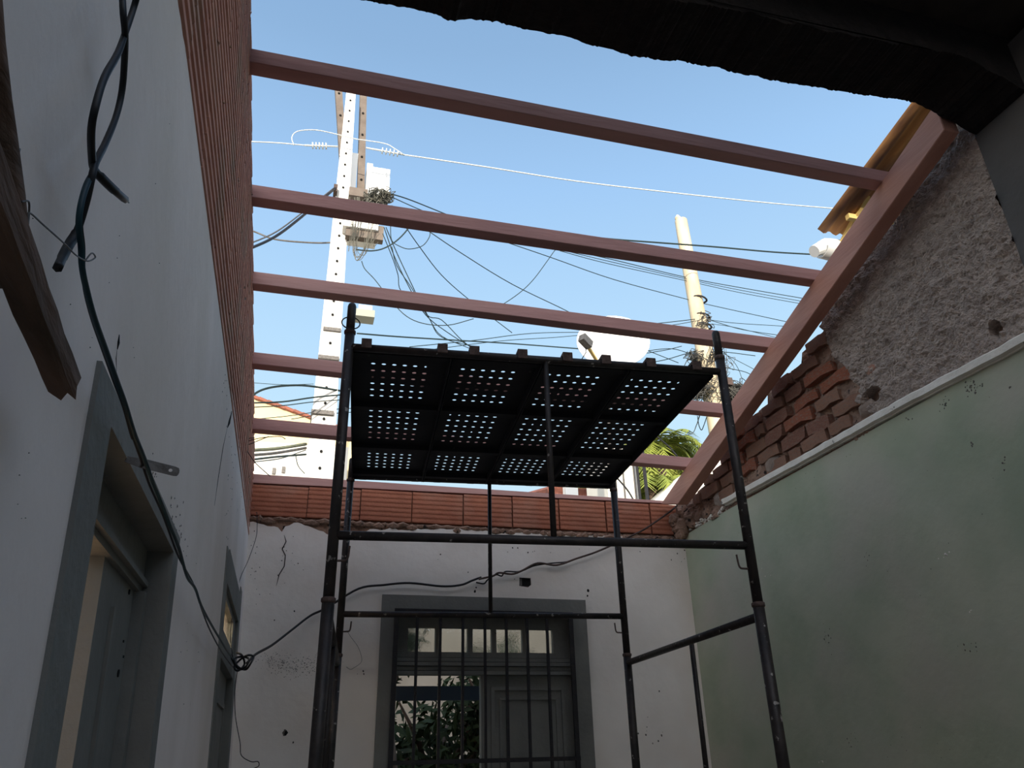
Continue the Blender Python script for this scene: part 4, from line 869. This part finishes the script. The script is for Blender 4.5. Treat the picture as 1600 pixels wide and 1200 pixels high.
cab = [
 # (points, depths, radius, material, label)
 ([(380, 221), (430, 223), (476, 227)], (10, 10, 9.75), .012, m_alu, 'bright bare power line leaving the concrete pole to the left'),
 ([(632, 242), (760, 261), (900, 283), (1050, 301), (1200, 317), (1330, 328)], (9.75, 9.9, 10, 10, 10, 10), .014, m_alu, 'long bright bare power line crossing the sky from the concrete pole to the right'),
 ([(459, 227), (456, 215), (463, 206), (480, 203), (500, 204), (531, 211), (556, 217)], (9.7,)*7, .010, m_alu, 'bright jumper wire arching left of the concrete pole top'),
 ([(554, 217), (600, 224), (616, 232), (630, 241)], (9.7,)*4, .010, m_alu, 'bright jumper wire arching right of the concrete pole top'),
 ([(524, 294), (470, 340), (430, 370), (392, 388), (380, 392)], (9.8, 9, 8.4, 8, 7.8), .022, m_cable, 'thick black cable bundle slanting down left from the concrete pole'),
 ([(524, 292), (474, 331), (432, 362), (392, 380), (380, 384)], (9.85, 9.1, 8.5, 8.1, 7.9), .012, m_hook, 'grey cable above the thick slanting bundle left of the concrete pole'),
 ([(380, 356), (400, 363), (430, 374), (480, 379), (518, 379), (555, 373), (585, 362)], (10,)*7, .016, m_hook, 'grey sagging cable passing across the concrete pole below the shelf'),
 ([(608, 302), (640, 312), (690, 332), (740, 352)], (9.7, 10, 11, 12), .012, m_ocable, 'upper of two black cables leaving the transformer to the right'),
 ([(608, 306), (650, 325), (680, 337), (705, 350)], (9.7, 10, 10.6, 11), .009, m_ocable, 'lower of two black cables leaving the transformer to the right'),
 ([(556, 390), (580, 392), (600, 388), (620, 376), (637, 358), (642, 345)], (9.6,)*6, .013, m_ocable, 'heavy dark cable looping in a wide bow right of the concrete pole'),
 ([(610, 350), (612, 375), (625, 385), (640, 389), (660, 384), (671, 370), (672, 358)], (9.6,)*7, .008, m_ocable, 'thin green cable hanging in a round loop under the second purlin'),
 ([(600, 355), (616, 400), (640, 450), (665, 492), (700, 520), (740, 545)], (9.6, 9.8, 10, 10.4, 11, 11.5), .009, m_ocable, 'dark service cable dropping steeply from the shelf, leftmost of four'),
 ([(603, 355), (620, 395), (645, 448), (667, 492), (690, 500), (722, 532), (745, 548)], (9.6, 9.8, 10, 10.4, 10.8, 11, 11.5), .009, m_ocable, 'dark service cable dropping steeply from the shelf, second of four'),
 ([(598, 365), (614, 405), (622, 430), (627, 455), (660, 480), (672, 500), (690, 525), (735, 545)], (9.6, 9.8, 10, 10.2, 10.6, 10.8, 11, 11.5), .008, m_ocable, 'dark service cable dropping steeply from the shelf, third of four'),
 ([(612, 385), (620, 415), (640, 445), (655, 470), (672, 500), (684, 522), (705, 533), (735, 540)], (9.6, 9.8, 10, 10.2, 10.6, 10.8, 11, 11.5), .008, m_ocable, 'dark service cable dropping steeply from the shelf, fourth of four'),
 ([(565, 408), (570, 420), (585, 436), (600, 455), (630, 490), (660, 505), (700, 508), (740, 498)], (9.6,)*8, .008, m_ocable, 'thin cable sagging low between the second and third purlins at the left'),
 ([(632, 352), (655, 385), (690, 430), (735, 470), (800, 520)], (9.6, 10, 10.5, 11, 11.5), .009, m_ocable, 'thin green cable sloping from the second purlin down towards the deck middle'),
 ([(668, 360), (720, 395), (800, 444), (890, 488), (960, 526), (1060, 567)], (9.7, 10, 10.5, 11, 11.5, 12), .009, m_ocable, 'long thin green cable sloping from the second purlin across the dish to the round pole'),
 ([(775, 373), (860, 402), (960, 437), (1075, 468), (1120, 479), (1230, 503)], (10, 10.6, 11.2, 12, 12, 12.2), .009, m_ocable, 'green cable crossing behind the round pole to the rafter, below the triple line'),
 ([(875, 388), (950, 404), (1075, 434), (1160, 450), (1265, 468)], (10.6, 11, 12, 12, 12), .010, m_ocable, 'topmost line of the three parallel cables under the second purlin'),
 ([(880, 391), (950, 408), (1078, 437), (1160, 454), (1265, 473)], (10.6, 11, 12, 12, 12), .008, m_ocable, 'middle line of the three parallel cables under the second purlin'),
 ([(875, 392), (950, 412), (1078, 440), (1160, 458), (1265, 477)], (10.6, 11, 12, 12, 12), .008, m_ocable, 'bottom line of the three parallel cables under the second purlin'),
 ([(900, 368), (960, 374), (1040, 380), (1120, 386), (1210, 394), (1300, 399)], (9, 9, 9, 9, 9, 9), .016, m_ocable, 'thick black twisted cable running from the second purlin past the round pole to the gutter'),
 ([(900, 366), (882, 376), (868, 390), (855, 408), (835, 435), (815, 455), (788, 474), (760, 488)], (10, 10, 10, 10, 10), .008, m_ocable, 'short green cable curving down between the second and third purlins near the middle'),
 ([(558, 521), (620, 526), (700, 531), (800, 537), (905, 545)], (9, 9.4, 10, 10.6, 11), .013, m_ocable, 'thick twisted cable stretched level just above the scaffold deck'),
 ([(640, 542), (740, 532), (830, 521), (920, 519)], (10, 10.6, 11.2, 12), .008, m_ocable, 'thin cable rising gently to the dish above the deck'),
 ([(660, 548), (780, 533), (870, 527), (935, 521)], (10, 10.6, 11.2, 12), .007, m_ocable, 'second thin cable rising gently to the dish above the deck'),
 ([(1010, 507), (1050, 503), (1092, 498)], (11, 11.5, 12), .010, m_ocable, 'upper thin cable tied to the round pole from the left'),
 ([(1000, 512), (1050, 508), (1095, 500)], (11, 11.5, 12), .008, m_ocable, 'lower thin cable tied to the round pole from the left'),
 ([(1110, 500), (1150, 505), (1230, 510)], (12, 12, 12.3), .008, m_ocable, 'thin level cable tied to the round pole on its right'),
 ([(1112, 501), (1160, 515), (1225, 525)], (12, 12, 12.3), .009, m_ocable, 'sloping cable tied to the round pole on its right'),
 ([(1112, 506), (1150, 512), (1215, 528)], (12, 12, 12.3), .007, m_ocable, 'lowest sloping cable tied to the round pole on its right'),
 ([(1005, 549), (1050, 545), (1085, 555)], (11, 11.5, 12), .009, m_ocable, 'dark cable reaching the pole snarl just right of the dish'),
 ([(1000, 569), (1040, 562), (1085, 550), (1130, 550), (1180, 556)], (11, 11.5, 12, 12, 12), .010, m_ocable, 'dark cable passing level behind the round pole above the deck corner'),
 ([(1003, 553), (1040, 547), (1065, 541)], (11, 11.5, 12), .009, m_ocable, 'short banded cable right of the dish'),
 ([(1130, 552), (1180, 578), (1200, 590)], (12, 12, 12), .007, m_ocable, 'thin cable falling right from the snarl towards the rafter'),
 ([(1125, 545), (1150, 570), (1160, 600), (1150, 620)], (12, 12, 12, 12), .007, m_ocable, 'thin cable curving down right of the pole snarl'),
 ([(1120, 572), (1160, 580), (1175, 586)], (12, 12, 12), .009, m_ocable, 'dark cable crossing the gap right of the front post'),
 ([(380, 636), (400, 614), (425, 605), (460, 602), (490, 604), (540, 612)], (8.5, 8.8, 9, 9.3, 9.6, 10), .017, m_ocable, 'thick dark cable arching up behind the fourth purlin at the left'),
 ([(380, 630), (440, 628), (490, 621), (545, 616)], (9, 9.3, 9.6, 10), .013, m_ocable, 'straight dark cable just under the arching one at the left'),
 ([(380, 637), (440, 634), (490, 628), (545, 624)], (9, 9.3, 9.6, 10), .008, m_ocable, 'thin straight cable under the dark one at the left'),
 ([(380, 597), (440, 601), (490, 600)], (10, 10, 10), .005, m_ocable, 'faint thin wire above the arching cable at the left'),
 ([(400, 655), (450, 650), (520, 640), (550, 638)], (10, 10, 10, 10), .007, m_ocable, 'thin wire crossing the cream gable'),
 ([(455, 655), (500, 648), (550, 644)], (10, 10, 10), .007, m_ocable, 'short thin wire across the gable tip'),
 ([(380, 704), (430, 701), (478, 694)], (9, 9.5, 10), .026, M('pale_cable_bundle', (.24, .25, .16), (.10, .11, .08), 6, .8), 'thick pale cable bundle tied to the left side of the concrete pole'),
 ([(380, 712), (430, 708), (478, 700)], (9, 9.5, 10), .022, m_hook, 'grey cable under the pale bundle left of the concrete pole'),
 ([(380, 720), (430, 714), (478, 710)], (9, 9.5, 10), .016, m_ocable, 'lower dark cable left of the concrete pole foot'),
 ([(395, 722), (440, 716), (478, 703)], (9, 9.5, 10), .008, m_ocable, 'lowest thin cable left of the concrete pole foot'),
 ([(462, 712), (466, 728), (476, 740)], (10, 10, 10), .007, m_ocable, 'short slack wire beside the concrete pole foot'),
 ([(960, 742), (980, 765), (992, 785)], (9, 9, 9), .014, m_cable, 'black cable slanting over the white building corner'),
 ([(1024, 680), (1045, 698), (1058, 713)], (9, 9, 9), .014, m_cable, 'black cable slanting across the palm crown'),
 ([(1040, 683), (1060, 681), (1080, 678), (1088, 665), (1093, 650)], (9, 8, 6, 4.5, 3.69), .004, m_ocable, 'thin wire bending up under the fourth purlin beside the rafter'),
 ([(1090, 650), (1092, 664), (1096, 672), (1100, 664), (1104, 652)], (3.69, 3.69, 3.69, 3.69, 3.69), .003, m_ocable, 'thin wire hanging in a small loop under the fourth purlin'),
]
for k, (P, dp, r, mt, lab) in enumerate(cab):
    dp = list(dp)+[dp[-1]]*(len(P)-len(dp))
    wire('overhead_cable', [onY(x, y, d_) for (x, y), d_ in zip(P, dp)], r*.85, mt, lab, 'overhead cables', 5, 5)

# satellite dish
def dish():
    c = onY(958, 532, 8.0)
    t = thing('satellite_dish', (c.x, 8.3, -.12), 'large white satellite dish catching the sun behind the scaffold deck', 'satellite dish')
    nrm = Vector((-.30, -.9, .28)).normalized(); a = nrm.cross(Vector((0, 0, 1))).normalized(); b = a.cross(nrm)
    R_ = (onY(1009, 530, 8)-onY(907, 530, 8)).x/2*1.02; vs = [c+nrm*-.14]; fs = []; nr_, ns = 7, 36
    for i in range(1, nr_+1):
        r = R_*i/nr_
        for j in range(ns):
            an = 2*math.pi*j/ns; vs.append(c+a*math.cos(an)*r+b*math.sin(an)*r*1.0+nrm*(-.14+.14*(i/nr_)**2))
    for j in range(ns): fs.append((0, 1+(j+1) % ns, 1+j))
    for i in range(nr_-1):
        for j in range(ns): p, q = 1+i*ns+j, 1+i*ns+(j+1) % ns; fs.append((p, q, q+ns, p+ns))
    o = mesh('reflector', vs, fs, m_wh, t, True); md = o.modifiers.new('s', 'SOLIDIFY'); md.thickness = .01
    h = onY(914, 534, 7.55); l_ = onY(934, 566, 7.85)
    B().bar(h+Vector((.0, 0, .0)), l_+(l_-h)*.5, .035, .035).build('feed_arm', m_yel, t)
    B().bar(h+Vector((-.06, -.05, .03)), h+Vector((.07, .03, -.03)), .09, .10).build('feed_horn', m_hook, t)
    B().tube([h, onY(916, 550, 7.6), onY(905, 568, 7.7)], .006, 5).build('feed_cable', m_cable, t)
    B().tube([c-nrm*.27, Vector((c.x, 8.35, c.z-.3)), Vector((c.x, 8.35, -.13))], .035, 10).build('mast', m_hook, t, True)
dish()

# houses beyond the street
def house(name, pts, y, mt, label, depth=3, roof=True):
    t = thing(name, (pts[0][0], y, 0), label, 'house')
    slab_obj('walls', [pts], lambda u, v, d: (u, y+d, v), depth, mt).parent = t
    for o in t.children: o.matrix_parent_inverse = Matrix.Translation(-Vector(t.location))
    return t
g = onY(393, 622, 13), onY(522, 668, 13)
slope = (g[1].z-g[0].z)/(g[1].x-g[0].x)
ax = g[0].x-2.0; az = g[0].z-slope*2.0*1.0
ex = g[1].x+.4; ez = g[1].z+slope*.4
h1 = house('gabled_house', [(ax-4, 0), (ex, 0), (ex, ez), (ax, az+.0), (ax-4, az-1.5)], 13, m_cream, 'cream gabled house behind the concrete pole with a red tile verge')
rb = B()
for k in range(26):
    p = Vector((ax+(ex+.1-ax)*k/26, 12.95, 0)); p.z = az+slope*(p.x-ax); q = Vector((ax+(ex+.1-ax)*(k+1)/26, 12.95, 0)); q.z = az+slope*(q.x-ax)
    rb.bar(p+Vector((0, 1.5, .012)), q+Vector((0, 1.5, .018)), 3.0, .03)
    rb.tube([p+Vector((0, 0, .03)), q+Vector((0, 0, .018))], .03, 6)
rb.build('roof_tiles', m_rtile, h1)['kind'] = 'stuff'
wl_, wr2 = onY(330, 700, 12.0), onY(545, 700, 12.0)
h2 = house('low_white_house', [(wl_.x-2, 0), (wr2.x, 0), (wr2.x, onY(520, 697, 12).z), (wl_.x-2, onY(393, 692, 12).z)], 12.0, m_whouse, 'low white house at the foot of the concrete pole', .9)
for q in ((428, 735), (443, 733)):
    p = onY(*q, 11.98); B().box(p.x-.025, p.x+.025, 11.97, 12.0, p.z-.06, p.z+.04).build('vent', m_hook, h2)
# white plant beds at right
p0, p1 = onY(957, 790, 9.5), onY(994, 728, 9.5)
h3 = house('white_building_corner', [(p0.x-.05, 0), (p1.x, 0), (p1.x, p1.z+.25), (p0.x-.05, p1.z+.25)], 9.5, m_whouse, 'narrow white building corner between the scaffold post and the palms', .8)
B().box((p0.x+p1.x)/2-.02, (p0.x+p1.x)/2, 9.48, 9.5, 0, p1.z+.25).build('corner_joint', m_hook, h3)
B().box(p1.x-.06, p1.x-.045, 9.47, 9.5, 0, p1.z+.25).build('drain_pipe', m_hook, h3)
rr0, rr1 = onY(862, 775, 12), onY(965, 762, 12)
h4 = house('red_roofed_house', [(rr0.x, 0), (rr1.x, 0), (rr1.x, rr1.z-.1), (rr0.x, rr1.z-.1)], 12.2, m_whouse, 'house with a low red tiled roof seen under the scaffold deck', 2)
rb = B()
for k in range(24):
    x = rr0.x+(rr1.x-rr0.x)*k/23; rb.tube([(x, 12.0, rr1.z-.12), (x, 13.6, rr1.z+.25)], .07, 6)
rb.build('roof_tiles', m_rtile, h4)['kind'] = 'stuff'
q = onY(893, 770, 11.8); B().box(q.x-.10, q.x+.12, 11.8, 11.95, 0, q.z+.18).build('white_post', m_wh, h4)
w0_ = onY(1015, 800, 10.5); w1_ = onY(1065, 740, 10.5)
h5 = house('lean_to_house', [(w0_.x-.6, 0), (w1_.x+1.5, 0), (w1_.x+1.5, w1_.z+.9), (w1_.x+.1, w1_.z+.05), (w0_.x+.0, w0_.z+.1)], 10.5, m_whouse, 'white sloping parapet just left of the rafter foot', .8)

# far vertical posts
for k, (x, y0_, w_, lab) in enumerate(((1009, 735, .026, 'thin dark pole standing before the palms, beside the white building corner'), (998, 735, .020, 'thin dark pole touching the white building corner'))):
    a = onY(x-3, 729, 9.3); tag(B().tube([(a.x+.03, 9.3, 0), (a.x, 9.3, a.z+.35)], w_, 8).build('thin_pole', m_bar, None, True), lab, 'pole')

# palms and trees
def frond(b_, base, ang, L, droop, rr):
    d = Vector((math.cos(ang), math.sin(ang), 0)); pts = []
    for i in range(9):
        t = i/8; pts.append(base+d*L*t*(1-.25*t*droop)+Vector((0, 0, L*(.55*t-droop*.95*t*t))))
    b_.tube(pts, [.018-.0018*i for i in range(9)], 4)
    for i in range(1, 9):
        p = pts[i]; tt = (pts[i]-pts[i-1]).normalized(); sd_ = tt.cross(Vector((0, 0, 1))).normalized()
        for k in range(3):
            pp = pts[i-1].lerp(pts[i], (k+.5)/3)
            for s_ in (-1, 1):
                ll = L*.34*(1-.55*abs(i/8-.4)); e = pp+sd_*s_*ll*.75+tt*ll*.5+Vector((0, 0, -ll*.35+rr.uniform(-.05, .05)))
                w = tt*.022; j = len(b_.v); b_.v += [pp-w, pp+w, e]; b_.f.append((j, j+1, j+2))
def palm(x, y, topz, label, n=22, L=1.3, seed=1):
    rr = random.Random(seed); t = thing('palm_tree', (x, y, 0), label, 'tree', 'trees beyond the street')
    B().tube([(x, y, 0), (x+.05, y, topz*.6), (x, y, topz)], [.14, .11, .09], 8).build('trunk', m_bark, t, True)
    f_ = B()
    for i in range(n): frond(f_, Vector((x, y, topz)), 2*math.pi*i/n+rr.uniform(-.2, .2), L*rr.uniform(.8, 1.1), rr.uniform(.5, 1.5), rr)
    o = f_.build('fronds', m_palm, t); o['kind'] = 'stuff'
for (px, py, Y_, lab, n, L, sd_) in ((1030, 700, 13, 'yellow-green palm crown rising above the lowest purlin', 26, 1.15, 1), (1052, 705, 15, 'taller thin palm crown against the sky beside the rafter', 20, 1.2, 2), (1020, 762, 11.5, 'low palm crown between the thin dark poles', 24, 1.0, 3), (1046, 760, 12.5, 'low palm crown left of the rafter foot', 22, 1.0, 5)):
    q = onY(px, py, Y_); palm(q.x, Y_, q.z, lab, n, L, sd_)
def tree(x, y, z, r, label, mt=m_tree, seed=1, n=1500, trunk=True, lf=.10, name='tree', group='trees beyond the street', sq=.8):
    rr = random.Random(seed); t = thing(name, (x, y, 0), label, 'tree' if name == 'tree' else 'shrub', group)
    tb = B().tube([(x, y, 0), (x+.1, y, z*.6), (x, y, z)], [.10, .07, .03], 7)
    for i in range(9):
        a = rr.uniform(0, 6.28); e = Vector((x+math.cos(a)*r*.7, y+math.sin(a)*r*.7, z+rr.uniform(-.5, .6)*r)); s_ = Vector((x, y, z*.7+rr.uniform(-.2, .2)))
        tb.tube([s_, (s_+e)/2+Vector((0, 0, .1)), e], [.03, .02, .008], 5)
    tb.build('trunk', m_bark, t, True)
    b_ = B()
    for i in range(n):
        v = Vector((rr.gauss(0, 1), rr.gauss(0, 1), rr.gauss(0, 1))).normalized()*r*(rr.random()**.35)
        k = .8+.4*noise.noise(v*1.7/r+Vector((seed, 0, 0))); p = Vector((x, y, z))+Vector((v.x*k, v.y*k, v.z*k*sq))
        d = Vector((rr.gauss(0, 1), rr.gauss(0, 1), rr.gauss(0, 1)-.6)).normalized(); s_ = d.orthogonal().normalized(); L = lf*rr.uniform(.7, 1.4)
        j = len(b_.v); b_.v += [p, p+d*L*.5+s_*L*.17, p+d*L, p+d*L*.5-s_*L*.17]; b_.f.append((j, j+1, j+2, j+3))
    o = b_.build('leaves', mt, t); o['kind'] = 'stuff'; return t
q = onY(925, 772, 14); tree(q.x, 14, q.z-.25, .9, 'bright yellow-green tree top just under the right end of the deck', seed=3, n=2600, lf=.22)
q = onY(1025, 752, 16); tree(q.x, 16, q.z-.6, 1.9, 'dense green tree behind the palms', seed=5, n=6000, lf=.25)
q = onY(960, 745, 15); tree(q.x-.2, 15, q.z-.6, 1.0, 'green tree behind the white building corner', seed=6, n=3000, lf=.25)
# bush in the yard behind the back door, the yard wall and the blue rail
for k, (x, y, z, r, lab) in enumerate(((.62, 5.7, 2.22, .30, 'leafy dark branch hanging at the top left of the back doorway'), (.55, 6.0, 1.35, .55, 'leafy dark bush at the left of the back doorway'), (1.15, 6.3, 1.55, .60, 'leafy dark bush in the middle of the back doorway'), (1.6, 6.1, 1.9, .5, 'leafy dark branch high at the right of the back doorway'), (.9, 5.9, .9, .5, 'low leafy bush at the foot of the back doorway'))):
    tree(x, y, z, r, lab, m_lf, 20+k, 900, lf=.12, name='bush', group='bushes behind the back door', sq=.9)
q = onY(707, 1004, 9.5); tree(q.x, 9.5, q.z-.2, .35, 'small sunlit golden bush seen through a transom pane', m_tree, 31, 900, lf=.12, name='bush', group=None)
struct(B().box(-1.5, 5.5, 8.0, 8.15, 0, 2.75).build('wall_yard', m_ywall))
zb_, zt2 = onY(680, 1094, 4.95).z, onY(680, 1072, 4.95).z
tag(B().box(-.2, 2.2, 4.95, 5.0, zb_, zt2).box(-.2, -.14, 4.95, 5.0, -.12, zt2).box(2.14, 2.2, 4.95, 5.0, -.12, zt2).build('blue_rail', m_blue), 'dark blue horizontal rail outside the open half of the back door', 'rail')
print('bricks', nb, nr)
